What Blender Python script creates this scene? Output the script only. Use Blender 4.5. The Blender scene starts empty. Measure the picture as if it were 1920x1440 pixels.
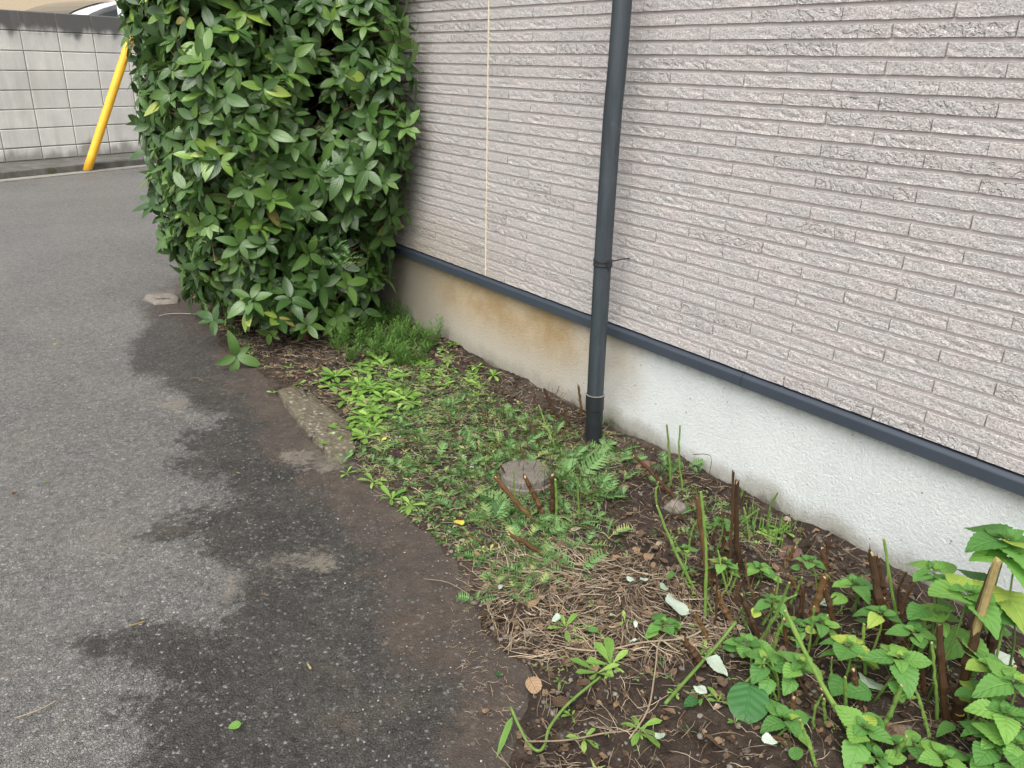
import bpy, math, random
import numpy as np
from mathutils import Vector, Matrix
random.seed(7); RNG = np.random.default_rng(7)
SC = bpy.context.scene; COL = SC.collection
PI = math.pi

# ------------------------------------------------------------------ camera
CAMH = 1.25
R = np.array([[0.8040907058523791, 0.2016151259743213, -0.5592758512041993],
              [-0.5940087576873252, 0.31095547212024194, -0.7419301113644318],
              [0.024325553489769915, 0.9287938605184878, 0.3697975555768053]])
cam = bpy.data.objects.new('camera', bpy.data.cameras.new('camera')); COL.objects.link(cam)
cam.matrix_world = Matrix.Translation((0, 0, CAMH)) @ Matrix(R.tolist()).to_4x4()
cam.data.sensor_width = 36; cam.data.lens = 36 * 1505 / 1920
cam.data.clip_start = 0.02; cam.data.clip_end = 400
SC.camera = cam
# ------------------------------------------------------------------ world, sun, exposure
SUN_EL, SUN_AZ = math.radians(56), math.radians(222)     # azimuth counted from +X, counter-clockwise
wd = bpy.data.worlds.new('World'); SC.world = wd; wd.use_nodes = True
nt = wd.node_tree; bg = nt.nodes['Background']
sky = nt.nodes.new('ShaderNodeTexSky'); sky.sky_type = 'NISHITA'; sky.sun_disc = False
sky.sun_elevation = SUN_EL; sky.sun_rotation = PI / 2 - SUN_AZ; sky.dust_density = 5; sky.air_density = 1.0
hs = nt.nodes.new('ShaderNodeHueSaturation'); hs.inputs['Saturation'].default_value = 0.20
nt.links.new(sky.outputs[0], hs.inputs['Color']); nt.links.new(hs.outputs[0], bg.inputs['Color'])
bg.inputs['Strength'].default_value = 0.15
sl = bpy.data.lights.new('sun', 'SUN'); sl.energy = 1.25; sl.angle = math.radians(60); sl.color = (1, 0.96, 0.90)
so = bpy.data.objects.new('sun', sl); COL.objects.link(so)
sd = Vector((math.cos(SUN_EL) * math.cos(SUN_AZ), math.cos(SUN_EL) * math.sin(SUN_AZ), math.sin(SUN_EL)))
so.rotation_euler = sd.to_track_quat('Z', 'Y').to_euler(); so.location = sd * 20
SC.view_settings.view_transform = 'Standard'; SC.view_settings.look = 'None'
SC.view_settings.exposure = 0.90; SC.view_settings.gamma = 1
SC.view_settings.use_curve_mapping = False

# ------------------------------------------------------------------ helpers
def ray(px, py): return R @ np.array([px - 960, 720 - py, -1505.0])
def G(px, py, z=0.0):
    r = ray(px, py); t = (z - CAMH) / r[2]; return np.array([0, 0, CAMH]) + r * t
def WX(px, py, X): r = ray(px, py); return np.array([0, 0, CAMH]) + r * (X / r[0])
def atY(px, py, Y): r = ray(px, py); return np.array([0, 0, CAMH]) + r * (Y / r[1])
def proj(p):
    q = (np.atleast_2d(p) - np.array([0, 0, CAMH])) @ R
    return 960 + 1505 * q[:, 0] / -q[:, 2], 720 - 1505 * q[:, 1] / -q[:, 2], -q[:, 2]
def onplane(px, py, base):
    """point of the ray in the upright plane through base that faces the camera"""
    n = np.array([base[0], base[1], 0.0]); r = ray(px, py); o = np.array([0, 0, CAMH])
    t = np.dot(np.array(base) - o, n) / np.dot(r, n); return o + r * t

def tag(o, label=None, cat=None, group=None, kind=None):
    if label: o['label'] = label
    if cat: o['category'] = cat
    if group: o['group'] = group
    if kind: o['kind'] = kind
    return o
def empty(name, loc=(0, 0, 0), parent=None):
    o = bpy.data.objects.new(name, None); o.empty_display_size = 0.05; COL.objects.link(o); o.location = loc
    if parent: o.parent = parent
    return o

class MB:
    """collects numpy pieces and links them as one mesh"""
    def __init__(s): s.v = []; s.f4 = []; s.f3 = []; s.uv = []; s.r = []; s.n = 0
    def add(s, v, f, uv=None, r=0.0):
        v = np.asarray(v, float); s.v.append(v)
        for a in f:
            a = tuple(i + s.n for i in a)
            (s.f4 if len(a) == 4 else s.f3).append(a) if len(a) in (3, 4) else s.f4.append(a)
        s.uv.append(np.zeros((len(v), 2)) if uv is None else np.asarray(uv, float))
        s.r.append(np.full(len(v), r if r == 0 else min(1, max(r, .002))) if np.isscalar(r) else np.asarray(r)); s.n += len(v)
    def mesh(s, name, smooth=False):
        v = np.vstack(s.v); f = s.f4 + s.f3
        m = bpy.data.meshes.new(name); m.from_pydata(v.tolist(), [], f)
        li = np.empty(len(m.loops), int); m.loops.foreach_get('vertex_index', li)
        uvl = m.uv_layers.new(name='UVMap'); uvl.data.foreach_set('uv', np.vstack(s.uv)[li].ravel())
        at = m.attributes.new('rnd', 'FLOAT', 'POINT'); at.data.foreach_set('value', np.concatenate(s.r))
        if smooth: m.polygons.foreach_set('use_smooth', [True] * len(m.polygons))
        m.update(); return m
    def obj(s, name, mat, parent=None, smooth=False, loc=(0, 0, 0)):
        return mobj(name, s.mesh(name, smooth), mat, parent, loc)
def mobj(name, me, mat, parent=None, loc=(0, 0, 0)):
    if mat is not None and not me.materials: me.materials.append(mat)
    o = bpy.data.objects.new(name, me); COL.objects.link(o); o.location = loc
    if parent: o.parent = parent
    return o
BF = [(0, 3, 2, 1), (4, 5, 6, 7), (0, 1, 5, 4), (1, 2, 6, 5), (2, 3, 7, 6), (3, 0, 4, 7)]
def box(mb, a, b, r=0.0):
    x0, y0, z0 = a; x1, y1, z1 = b
    mb.add([(x0, y0, z0), (x1, y0, z0), (x1, y1, z0), (x0, y1, z0), (x0, y0, z1), (x1, y0, z1), (x1, y1, z1), (x0, y1, z1)], BF, r=r)
def frame(d):
    d = np.array(d, float); d /= np.linalg.norm(d) + 1e-9
    u = np.cross(d, [0, 0, 1.0] if abs(d[2]) < .9 else [1.0, 0, 0]); u /= np.linalg.norm(u); return d, u, np.cross(d, u)
def tube(mb, pts, rad, n=6, r=0.0, cap=True, ragged=0.0):
    pts = np.array(pts, float); m = len(pts)
    rad = [rad] * m if np.isscalar(rad) else rad
    vs = []; uv = []
    for i in range(m):
        d = pts[min(i + 1, m - 1)] - pts[max(i - 1, 0)]; d, u, w = frame(d)
        for k in range(n):
            a = 2 * PI * k / n; off = d * (random.uniform(-1, 1) * ragged if i == m - 1 else 0)
            vs.append(pts[i] + (u * math.cos(a) + w * math.sin(a)) * rad[i] + off); uv.append((k / n, i / max(1, m - 1)))
    f = [(i * n + k, i * n + (k + 1) % n, (i + 1) * n + (k + 1) % n, (i + 1) * n + k) for i in range(m - 1) for k in range(n)]
    if cap:
        vs.append(pts[0]); vs.append(pts[-1]); uv += [(0, 0), (0, 1)]
        f += [(k, m * n, (k + 1) % n) for k in range(n)] + [((m - 1) * n + (k + 1) % n, m * n + 1, (m - 1) * n + k) for k in range(n)]
    mb.add(vs, f, uv, r)
def lathe(mb, prof, n=32, c=(0, 0, 0), r=0.0):
    vs = [(c[0] + p * math.cos(2 * PI * k / n), c[1] + p * math.sin(2 * PI * k / n), c[2] + z) for p, z in prof for k in range(n)]
    f = [(i * n + k, i * n + (k + 1) % n, (i + 1) * n + (k + 1) % n, (i + 1) * n + k) for i in range(len(prof) - 1) for k in range(n)]
    mb.add(vs, f, r=r)
_lat = RNG.random((64, 64))
def vnoise(x, y):
    x = np.asarray(x, float); y = np.asarray(y, float); xi = np.floor(x).astype(int); yi = np.floor(y).astype(int)
    fx = x - xi; fy = y - yi; fx = fx * fx * (3 - 2 * fx); fy = fy * fy * (3 - 2 * fy)
    g = lambda a, b: _lat[a % 64, b % 64]
    return (g(xi, yi) * (1 - fx) + g(xi + 1, yi) * fx) * (1 - fy) + (g(xi, yi + 1) * (1 - fx) + g(xi + 1, yi + 1) * fx) * fy
def fbm(x, y, o=4):
    s = 0; a = .5
    for i in range(o): s = s + a * vnoise(x * 2 ** i + 17 * i, y * 2 ** i + 31 * i); a /= 2
    return s
def sstep(a, b, x): t = np.clip((x - a) / (b - a), 0, 1); return t * t * (3 - 2 * t)

# ------------------------------------------------------------------ materials
class NT:
    def __init__(s, name):
        s.m = bpy.data.materials.new(name); s.m.use_nodes = True; s.t = s.m.node_tree; s.t.nodes.clear()
        s.out = s.n('ShaderNodeOutputMaterial'); s.p = s.n('ShaderNodeBsdfPrincipled'); s.l(s.p.outputs[0], s.out.inputs[0])
        s.tc = s.n('ShaderNodeTexCoord')
    def n(s, k, **kw):
        x = s.t.nodes.new(k)
        for a, b in kw.items(): setattr(x, a, b)
        return x
    def l(s, a, b): s.t.links.new(a, b)
    def set(s, sock, v):
        if hasattr(v, 'is_linked') or isinstance(v, bpy.types.NodeSocket): s.l(v, sock)
        else: sock.default_value = v
    def noise(s, scale, detail=4, rough=.6, vec=None, dist=0, out=0):
        x = s.n('ShaderNodeTexNoise'); x.inputs['Scale'].default_value = scale; x.inputs['Detail'].default_value = detail
        x.inputs['Roughness'].default_value = rough; x.inputs['Distortion'].default_value = dist
        s.l(vec if vec is not None else s.tc.outputs['Object'], x.inputs['Vector']); return x.outputs[out]
    def vor(s, scale, feature='F1', vec=None, out='Distance', rand=1):
        x = s.n('ShaderNodeTexVoronoi', feature=feature); x.inputs['Scale'].default_value = scale; x.inputs['Randomness'].default_value = rand
        s.l(vec if vec is not None else s.tc.outputs['Object'], x.inputs['Vector']); return x.outputs[out]
    def ramp(s, fac, stops, interp='LINEAR'):
        x = s.n('ShaderNodeValToRGB'); x.color_ramp.interpolation = interp; e = x.color_ramp.elements
        while len(e) < len(stops): e.new(0.5)
        for i, (p, c) in enumerate(stops):
            e[i].position = p; e[i].color = (c, c, c, 1) if np.isscalar(c) else (*c, 1)
        s.set(x.inputs[0], fac); return x.outputs[0]
    def mix(s, fac, a, b, mode='MIX'):
        x = s.n('ShaderNodeMix', data_type='RGBA', blend_type=mode); s.set(x.inputs[0], fac)
        for k, v in ((6, a), (7, b)):
            if isinstance(v, tuple): v = (*v, 1)[:4]
            s.set(x.inputs[k], v)
        return x.outputs[2]
    def math(s, op, a, b=0.0, c=None, clamp=False):
        x = s.n('ShaderNodeMath', operation=op, use_clamp=clamp); s.set(x.inputs[0], a); s.set(x.inputs[1], b)
        if c is not None: s.set(x.inputs[2], c)
        return x.outputs[0]
    def attr(s, name): return s.n('ShaderNodeAttribute', attribute_name=name).outputs['Fac']
    def xyz(s, vec=None):
        x = s.n('ShaderNodeSeparateXYZ'); s.l(vec if vec is not None else s.tc.outputs['Object'], x.inputs[0]); return x.outputs
    def mapr(s, v, a, b, c=0.0, d=1.0):
        x = s.n('ShaderNodeMapRange'); x.interpolation_type = 'SMOOTHSTEP'; s.set(x.inputs[0], v)
        for i, q in enumerate((a, b, c, d)): x.inputs[i + 1].default_value = q
        return x.outputs[0]
    def mapping(s, scale, vec=None, rot=(0, 0, 0)):
        x = s.n('ShaderNodeMapping'); x.inputs['Scale'].default_value = scale; x.inputs['Rotation'].default_value = rot
        s.l(vec if vec is not None else s.tc.outputs['Object'], x.inputs[0]); return x.outputs[0]
    def bump(s, h, dist=.002, strength=1.0, prev=None):
        x = s.n('ShaderNodeBump'); x.inputs['Distance'].default_value = dist; x.inputs['Strength'].default_value = strength
        s.l(h, x.inputs['Height'])
        if prev is not None: s.l(prev, x.inputs['Normal'])
        return x.outputs[0]
    def fin(s, col, rough=.7, bump=None, spec=.5, metal=0.0, coat=0.0):
        s.set(s.p.inputs['Base Color'], (*col, 1) if isinstance(col, tuple) else col)
        s.set(s.p.inputs['Roughness'], rough); s.p.inputs['Specular IOR Level'].default_value = spec
        s.p.inputs['Metallic'].default_value = metal; s.p.inputs['Coat Weight'].default_value = coat
        if bump is not None: s.l(bump, s.p.inputs['Normal'])
        return s.m
    def rnd(s):   # a different 0..1 number for every object and every piece inside a merged mesh
        oi = s.n('ShaderNodeObjectInfo').outputs['Random']
        a = s.attr('rnd'); return s.math('ADD', a, s.math('MULTIPLY', oi, s.math('LESS_THAN', a, 1e-5)), clamp=True)

def mat_plain(name, col, rough=.6, var=.12, scale=30, bumpd=0.0005, metal=0.0, spec=.5, coat=0.0):
    q = NT(name); n = q.noise(scale, 5)
    c = q.mix(q.ramp(n, [(.3, 0.0), (.7, 1.0)]), tuple(x * (1 - var) for x in col), tuple(min(1, x * (1 + var)) for x in col))
    return q.fin(c, rough, q.bump(n, bumpd), spec, metal, coat)

def mat_leaf(name, cols, rough=.4, trans=.25, back=None, veins=7.0, vein_d=.0006, veinc=1.5, spec=.5, blotch=.25):
    """cols: stops of the per-leaf colour ramp"""
    q = NT(name); rd = q.rnd(); base = q.ramp(rd, cols)
    uv = q.xyz(q.tc.outputs['UV']); ax = q.math('ABSOLUTE', q.math('SUBTRACT', uv[0], .5))
    mid = q.mapr(ax, .0, .045, 1.0, 0.0)
    sv = q.math('SINE', q.math('MULTIPLY', q.math('SUBTRACT', uv[1], q.math('MULTIPLY', ax, .55)), veins * 2 * PI))
    svm = q.mapr(sv, .8, 1.0, 0.0, 1.0)
    vein = q.math('MAXIMUM', mid, q.math('MULTIPLY', svm, .45))
    n = q.noise(60, 3)
    base = q.mix(q.math('MULTIPLY', n, blotch), base, q.mix(1.0, base, (.62, .68, .5), 'MULTIPLY'))
    light = q.mix(1.0, base, (veinc, veinc, veinc * .9), 'MULTIPLY')
    c = q.mix(q.math('MULTIPLY', vein, .7), base, light)
    if back:
        geo = q.n('ShaderNodeNewGeometry'); c = q.mix(geo.outputs['Backfacing'], c, back)
    h = q.math('ADD', q.math('MULTIPLY', sv, -.35), q.math('MULTIPLY', mid, -1.0))
    b = q.bump(h, vein_d, 1.0); b = q.bump(n, .0008, .6, b)
    q.fin(c, rough, b, spec)
    tr = q.n('ShaderNodeBsdfTranslucent'); q.l(q.mix(1.0, c, (1.25, 1.35, .7), 'MULTIPLY'), tr.inputs[0])
    mx = q.n('ShaderNodeMixShader'); mx.inputs[0].default_value = trans
    q.l(q.p.outputs[0], mx.inputs[1]); q.l(tr.outputs[0], mx.inputs[2]); q.l(mx.outputs[0], q.out.inputs[0]); return q.m

def mat_brick():
    q = NT('rockface_siding'); oi = q.n('ShaderNodeObjectInfo'); rd = q.rnd()
    ofs = q.n('ShaderNodeVectorMath', operation='SCALE'); ofs.inputs[0].default_value = (37, 53, 71); q.l(rd, ofs.inputs['Scale'])
    ad = q.n('ShaderNodeVectorMath', operation='ADD'); q.l(q.tc.outputs['Object'], ad.inputs[0]); q.l(ofs.outputs[0], ad.inputs[1]); v = ad.outputs[0]
    vs = q.mapping((1, .8, 1), v, (.5, 0, 0))
    n1 = q.noise(230, 4, .66, vs, .5); n2 = q.noise(85, 4, .66, vs, .5); n3 = q.noise(700, 2, .5, v)
    pink = q.noise(9, 2, .5, v)
    c = q.mix(q.ramp(pink, [(.45, 0.0), (.72, 1.0)]), (.455, .43, .418), (.50, .445, .425))
    c = q.mix(q.ramp(n1, [(.35, 1.0), (.50, 0.0)]), c, (.25, .238, .232))
    c = q.mix(q.ramp(n1, [(.54, 0.0), (.68, .9)]), c, (.70, .68, .655))
    c = q.mix(q.math('MULTIPLY', rd, .16), c, (.36, .335, .33))
    xyz = q.xyz()
    rough = q.math('MULTIPLY', q.mapr(rd, .80, .86), q.ramp(q.noise(34, 3, .55, vs, 1.5), [(.42, 0.0), (.5, 1.0)]))
    h = q.math('ADD', q.math('MULTIPLY', n2, 1.4), n1); h = q.math('ADD', h, q.math('MULTIPLY', rough, .9))
    # grime that climbs the wall next to the hedge; world position from the geometry node
    gp = q.n('ShaderNodeNewGeometry'); g = q.xyz(gp.outputs['Position'])
    gn = q.noise(2.2, 4, .6, gp.outputs['Position'])
    gm = q.math('MULTIPLY', q.mapr(g[1], 2.7, 3.9), q.ramp(gn, [(.3, .1), (.6, .6)]))
    low = q.math('MULTIPLY', q.mapr(g[2], .75, .42), q.mapr(g[1], 1.9, 3.1)); gm = q.math('ADD', gm, q.math('MULTIPLY', low, .5), clamp=True)
    c = q.mix(gm, c, q.mix(1.0, c, (.72, .66, .5), 'MULTIPLY'))
    return q.fin(c, .85, q.bump(n3, .0004, .6, q.bump(h, .0032, 1.0)), .3)

def mat_foundation():
    q = NT('foundation_render'); o = q.xyz(); P = q.tc.outputs['Object']
    n = q.noise(1.7, 4, .6); n5 = q.noise(6, 5, .65); fine = q.noise(330, 3, .6, P, .6); fine2 = q.noise(110, 3, .6)
    c = q.mix(q.ramp(n5, [(.35, 0.0), (.7, 1.0)]), (.62, .655, .645), (.70, .725, .71))
    ym = q.mapr(q.math('ADD', o[1], q.math('MULTIPLY', q.math('SUBTRACT', n, .5), .9)), 1.65, 2.25)
    tan = q.mix(q.ramp(n5, [(.4, 0.0), (.62, 1.0)]), (.37, .265, .14), (.47, .37, .24))
    tan = q.mix(q.mapr(o[2], .30, .10), tan, (.46, .42, .35))
    tan = q.mix(q.mapr(o[1], 2.75, 3.4), tan, (.24, .215, .17))
    c = q.mix(ym, c, tan)
    # light scrape marks
    w = q.n('ShaderNodeTexWave', wave_type='BANDS', bands_direction='Y'); w.inputs['Scale'].default_value = .9; w.inputs['Distortion'].default_value = 2
    # damp earth splashed up along the soil, and lichen under the rail
    dn = q.math('ADD', o[2], q.math('MULTIPLY', q.math('SUBTRACT', q.noise(7, 5, .62, q.mapping((1, 1, .5))), .5), .15))
    c = q.mix(q.math('MULTIPLY', q.mapr(dn, .125, .06), .8), c, (.30, .285, .24))
    c = q.mix(q.math('MULTIPLY', q.mapr(dn, .065, .03), .8), c, (.11, .095, .07))
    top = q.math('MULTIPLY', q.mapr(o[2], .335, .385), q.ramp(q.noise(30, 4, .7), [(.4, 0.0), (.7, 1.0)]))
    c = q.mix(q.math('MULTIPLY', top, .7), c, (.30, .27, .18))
    c = q.mix(q.math('MULTIPLY', q.ramp(fine2, [(.66, 0.0), (.74, 1.0)]), q.math('MULTIPLY', ym, .5)), c, (.2, .16, .1))
    sp = q.ramp(q.vor(16, out='Distance'), [(.035, 1.0), (.05, 0.0)])
    c = q.mix(q.math('MULTIPLY', sp, .7), c, (.07, .065, .05))
    c = q.mix(.35, c, q.mix(q.ramp(fine, [(.35, 0.0), (.65, 1.0)]), q.mix(1.0, c, (.72, .72, .72), 'MULTIPLY'), q.mix(1.0, c, (1.12, 1.12, 1.12), 'MULTIPLY')))
    return q.fin(c, .9, q.bump(q.math('ADD', fine, fine2), .0036, 1.0), .25)

def mat_asphalt():
    q = NT('asphalt'); P = q.tc.outputs['Object']; damp = q.attr('damp'); dirt = q.attr('dirt'); tan = q.attr('tan')
    cell0 = q.xyz(q.vor(90, out='Color'))[0]
    edge = q.math('ADD', q.math('MULTIPLY', q.math('SUBTRACT', q.noise(34, 6, .78), .5), 1.1), q.math('ADD', q.math('MULTIPLY', q.math('SUBTRACT', q.noise(9, 4, .7), .5), 1.0), q.math('MULTIPLY', q.math('SUBTRACT', cell0, .5), .35)))
    dm = q.mapr(q.math('ADD', damp, q.math('MULTIPLY', edge, 1.35)), .10, .86)
    dr = q.mapr(q.math('ADD', dirt, q.math('MULTIPLY', edge, .6)), .2, .8)
    tn = q.mapr(q.math('ADD', tan, q.math('MULTIPLY', edge, 1.9)), .38, .95)
    cell = q.vor(170, out='Color'); d = q.vor(170, 'DISTANCE_TO_EDGE'); cx = q.xyz(cell)
    cell2 = q.vor(70, out='Color'); cx2 = q.xyz(cell2); d2 = q.vor(70)
    big = q.noise(1.3, 4, .6); med = q.noise(9, 4, .65)
    dry = q.mix(q.ramp(big, [(.35, 0.0), (.65, 1.0)]), (.150, .146, .137), (.215, .208, .194))
    dry = q.mix(q.ramp(med, [(.3, 0.0), (.7, 1.0)]), q.mix(1.0, dry, (.82, .82, .83), 'MULTIPLY'), dry)
    c = q.mix(dm, dry, q.mix(q.ramp(q.noise(5, 5, .7), [(.35, 0.0), (.7, 1.0)]), (.040, .037, .034), (.080, .073, .065)))
    c = q.mix(q.ramp(cx[0], [(.45, 0.0), (1.0, .55)]), c, q.mix(dm, (.32, .315, .30), (.085, .084, .082)))
    c = q.mix(q.ramp(cx[1], [(.955, 0.0), (.985, .8)]), c, q.mix(dm, (.40, .39, .37), (.27, .26, .245)))     # pale chips
    pit = q.ramp(q.noise(75, 5, .72, q.mapping((1, 1.0, 1)), .8), [(.36, 1.0), (.44, 0.0)])
    c = q.mix(q.math('MULTIPLY', pit, .62), c, q.mix(dm, (.035, .034, .032), (.014, .013, .013)))
    grit = q.ramp(q.noise(42, 6, .85), [(.36, .62), (.5, 1.0), (.64, 1.3)]); c = q.mix(1.0, c, grit, 'MULTIPLY')
    gap = q.ramp(d, [(.0, 1.0), (.10, 0.0)])
    c = q.mix(q.math('MULTIPLY', gap, .6), c, q.mix(dm, (.05, .05, .048), (.018, .017, .016)))
    st = q.math('MULTIPLY', q.ramp(cx2[0], [(.86, 0.0), (.9, 1.0)]), q.ramp(d2, [(.28, 1.0), (.36, 0.0)]))
    c = q.mix(q.math('MULTIPLY', st, .75), c, q.mix(dm, (.30, .29, .28), (.17, .17, .165)))
    earth = q.mix(q.ramp(q.noise(22, 5, .7), [(.35, 0.0), (.7, 1.0)]), (.052, .038, .029), (.088, .067, .052))
    thin = q.math('MULTIPLY', dr, q.ramp(med, [(.25, .55), (.6, 1.0)])); keep = q.math('SUBTRACT', 1.0, q.math('MULTIPLY', st, .6))
    c = q.mix(q.math('MULTIPLY', thin, keep), c, earth)
    c = q.mix(q.math('MULTIPLY', tn, q.ramp(med, [(.35, .3), (.6, .65)])), c, (.21, .185, .15))
    brown = q.math('MULTIPLY', q.ramp(q.noise(2.6, 5, .7), [(.55, 0.0), (.75, .42)]), 1.0)
    c = q.mix(brown, c, (.16, .125, .09))
    ro = q.mix(dm, (.50, .50, .50), (.42, .42, .42)); ro = q.mix(thin, ro, (.85, .85, .85))
    h = q.math('ADD', q.ramp(d, [(.0, 0.0), (.22, 1.0)]), q.math('MULTIPLY', cx[2], .8)); h = q.math('MULTIPLY', h, q.math('SUBTRACT', 1.0, q.math('MULTIPLY', q.math('MAXIMUM', thin, tn), .65)))
    b = q.bump(h, .0026, .9); b = q.bump(q.noise(70, 5, .78), .008, .9, b); b = q.bump(q.noise(24, 4, .7), .014, .5, b)
    q.fin(c, ro, b, .45); return q.m

def mat_soil():
    q = NT('garden_soil'); n = q.noise(26, 6, .75); n2 = q.noise(150, 4, .7); b = q.noise(3, 3)
    c = q.ramp(n, [(.3, (.016, .012, .010)), (.5, (.042, .031, .024)), (.72, (.085, .065, .051))])
    c = q.mix(q.ramp(b, [(.5, 0.0), (.7, .5)]), c, (.105, .083, .066))
    c = q.mix(q.ramp(n2, [(.66, 0.0), (.8, .5)]), c, (.17, .14, .11))
    return q.fin(c, .95, q.bump(q.math('ADD', n2, n), .008, .9), .15)

def mat_stem(name, stops, rough=.6, stripes=True):
    q = NT(name); rd = q.rnd(); uv = q.tc.outputs['UV']; n = q.noise(1, 5, .7, q.mapping((14, 1.5, 1), uv)); m = q.noise(70, 4, .7)
    c = q.ramp(q.math('ADD', q.math('MULTIPLY', n, .6), q.math('MULTIPLY', rd, .4)), stops)
    c = q.mix(q.ramp(m, [(.4, 0.0), (.75, .6)]), c, q.mix(1.0, c, (.45, .42, .4), 'MULTIPLY'))
    return q.fin(c, rough, q.bump(q.math('ADD', n, m), .0015, .8), .35)

def mat_block():
    q = NT('concrete_block'); rd = q.rnd(); gp = q.n('ShaderNodeNewGeometry').outputs['Position']; g = q.xyz(gp)
    n = q.noise(3.2, 5, .65, gp); n2 = q.noise(1.6, 4, .65, gp); f = q.noise(160, 3, .6, gp)
    c = q.mix(rd, (.62, .615, .575), (.72, .715, .665)); c = q.mix(q.ramp(n, [(.35, 0.0), (.68, .6)]), c, (.50, .50, .475))
    z = q.math('ADD', g[2], q.math('MULTIPLY', q.math('SUBTRACT', q.noise(4.5, 4, .55, q.mapping((1, 1, .35), gp)), .5), .55))
    top = q.mapr(z, 1.40, 1.53); c = q.mix(q.math('MULTIPLY', top, .95), c, (.024, .024, .023))
    sk = q.math('MULTIPLY', q.mapr(z, 1.25, 1.5), .35); c = q.mix(sk, c, (.2, .2, .195))
    st = q.math('MULTIPLY', q.ramp(q.noise(5, 4, .6, q.mapping((1, 1, .12), gp)), [(.5, 0.0), (.7, .35)]), 1.0); c = q.mix(st, c, (.25, .25, .235))
    bot = q.mapr(z, .24, .10); c = q.mix(q.math('MULTIPLY', bot, .7), c, (.17, .16, .135))
    c = q.mix(q.ramp(f, [(.3, .25), (.6, 0.0)]), c, (.2, .2, .19))
    return q.fin(c, .9, q.bump(f, .002, .8), .25)

def mat_kerb():
    q = NT('kerb_concrete'); gp = q.n('ShaderNodeNewGeometry').outputs['Position']; n = q.noise(6, 5, .7, gp); f = q.noise(120, 4, .6, gp)
    c = q.ramp(n, [(.3, (.07, .067, .06)), (.6, (.135, .13, .12)), (.8, (.2, .195, .18))])
    c = q.mix(q.ramp(q.noise(4, 5, .7, gp), [(.56, 0.0), (.68, .8)]), c, (.05, .06, .02))
    return q.fin(c, .9, q.bump(f, .003, .8), .2)

M = {}
M['brick'] = mat_brick(); M['foundation'] = mat_foundation(); M['asphalt'] = mat_asphalt(); M['soil'] = mat_soil()
M['groove'] = mat_plain('siding_groove', (.60, .545, .53), .85, .08, 40)
M['sealant'] = mat_plain('sealant', (.66, .58, .44), .6, .12, 60)
M['rail'] = mat_plain('slate_rail', (.040, .050, .066), .42, .08, 12, .0002)
M['block'] = mat_block(); M['mortar'] = mat_plain('mortar', (.20, .195, .175), .95, .3, 30, .002); M['kerb'] = mat_kerb()
M['gutter'] = mat_plain('gutter_concrete', (.22, .21, .185), .9, .25, 14, .003)
M['yellow'] = mat_plain('yellow_plastic', (.78, .42, .03), .45, .07, 9, .0002)
M['darkplastic'] = mat_plain('black_band', (.02, .022, .026), .4, .1, 40)
M['white_post'] = mat_plain('white_post_paint', (.68, .72, .76), .4, .04, 9, .0001)
M['tan_house'] = mat_plain('tan_render', (.50, .41, .29), .9, .05, 22, .003)
M['white_paint'] = mat_plain('white_car_paint', (.78, .78, .78), .25, .02, 5, 0.00001, coat=1)
M['silver_paint'] = mat_plain('beige_car_paint', (.62, .59, .54), .3, .02, 5, 0.00001, coat=1)
M['car_glass'] = mat_plain('car_glass', (.06, .07, .07), .05, .05, 5, 0.00001, spec=.8)
M['tyre'] = mat_plain('tyre_rubber', (.02, .02, .02), .8, .1, 20); M['rim'] = mat_plain('rim_metal', (.5, .5, .52), .3, .05, 20, metal=.8)
M['lamp'] = mat_plain('lamp_lens', (.5, .45, .4), .2, .05, 20)
M['stone'] = mat_plain('stone', (.17, .15, .125), .85, .3, 30, .003)
M['redstone'] = mat_plain('red_stone', (.13, .075, .055), .9, .25, 30, .004)
M['pebble'] = NT('pebble'); _q = M['pebble']; M['pebble'] = _q.fin(_q.ramp(_q.rnd(), [(0, (.07, .055, .045)), (.5, (.16, .14, .12)), (.8, (.24, .22, .19)), (1, (.38, .36, .33))]), .8, _q.bump(_q.noise(150), .001))
def mat_pipe():
    q = NT('slate_pipe'); P = q.mapping((6, 6, .6)); n = q.noise(6, 5, .7, P); s = q.noise(14, 3, .6)
    c = q.mix(q.ramp(n, [(.4, 0.0), (.75, 1.0)]), (.026, .034, .040), (.048, .061, .070))
    c = q.mix(q.ramp(s, [(.66, 0.0), (.74, .3)]), c, (.12, .14, .15))
    return q.fin(c, q.ramp(n, [(.3, .38), (.7, .52)]), q.bump(q.noise(90, 2), .0002), .5)
M['pipe'] = mat_pipe(); M['boot'] = mat_plain('black_pipe', (.013, .015, .018), .45, .25, 25, .0003)
M['socket'] = mat_plain('grey_pvc', (.27, .26, .25), .6, .15, 30)
def mat_agg():
    q = NT('exposed_aggregate'); c = q.vor(55, out='Color'); d = q.vor(55); x = q.xyz(c)
    col = q.ramp(x[0], [(0, (.075, .065, .045)), (.5, (.13, .112, .08)), (.85, (.19, .17, .13)), (1, (.30, .28, .24))])
    col = q.mix(q.ramp(d, [(.3, 0.0), (.5, .8)]), col, (.085, .072, .05)); col = q.mix(q.ramp(q.noise(8, 4), [(.4, 0.0), (.7, .5)]), col, (.13, .12, .08))
    return q.fin(col, .9, q.bump(q.ramp(d, [(.1, 1.0), (.5, 0.0)]), .004, .9), .2)
M['agg'] = mat_agg()
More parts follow.
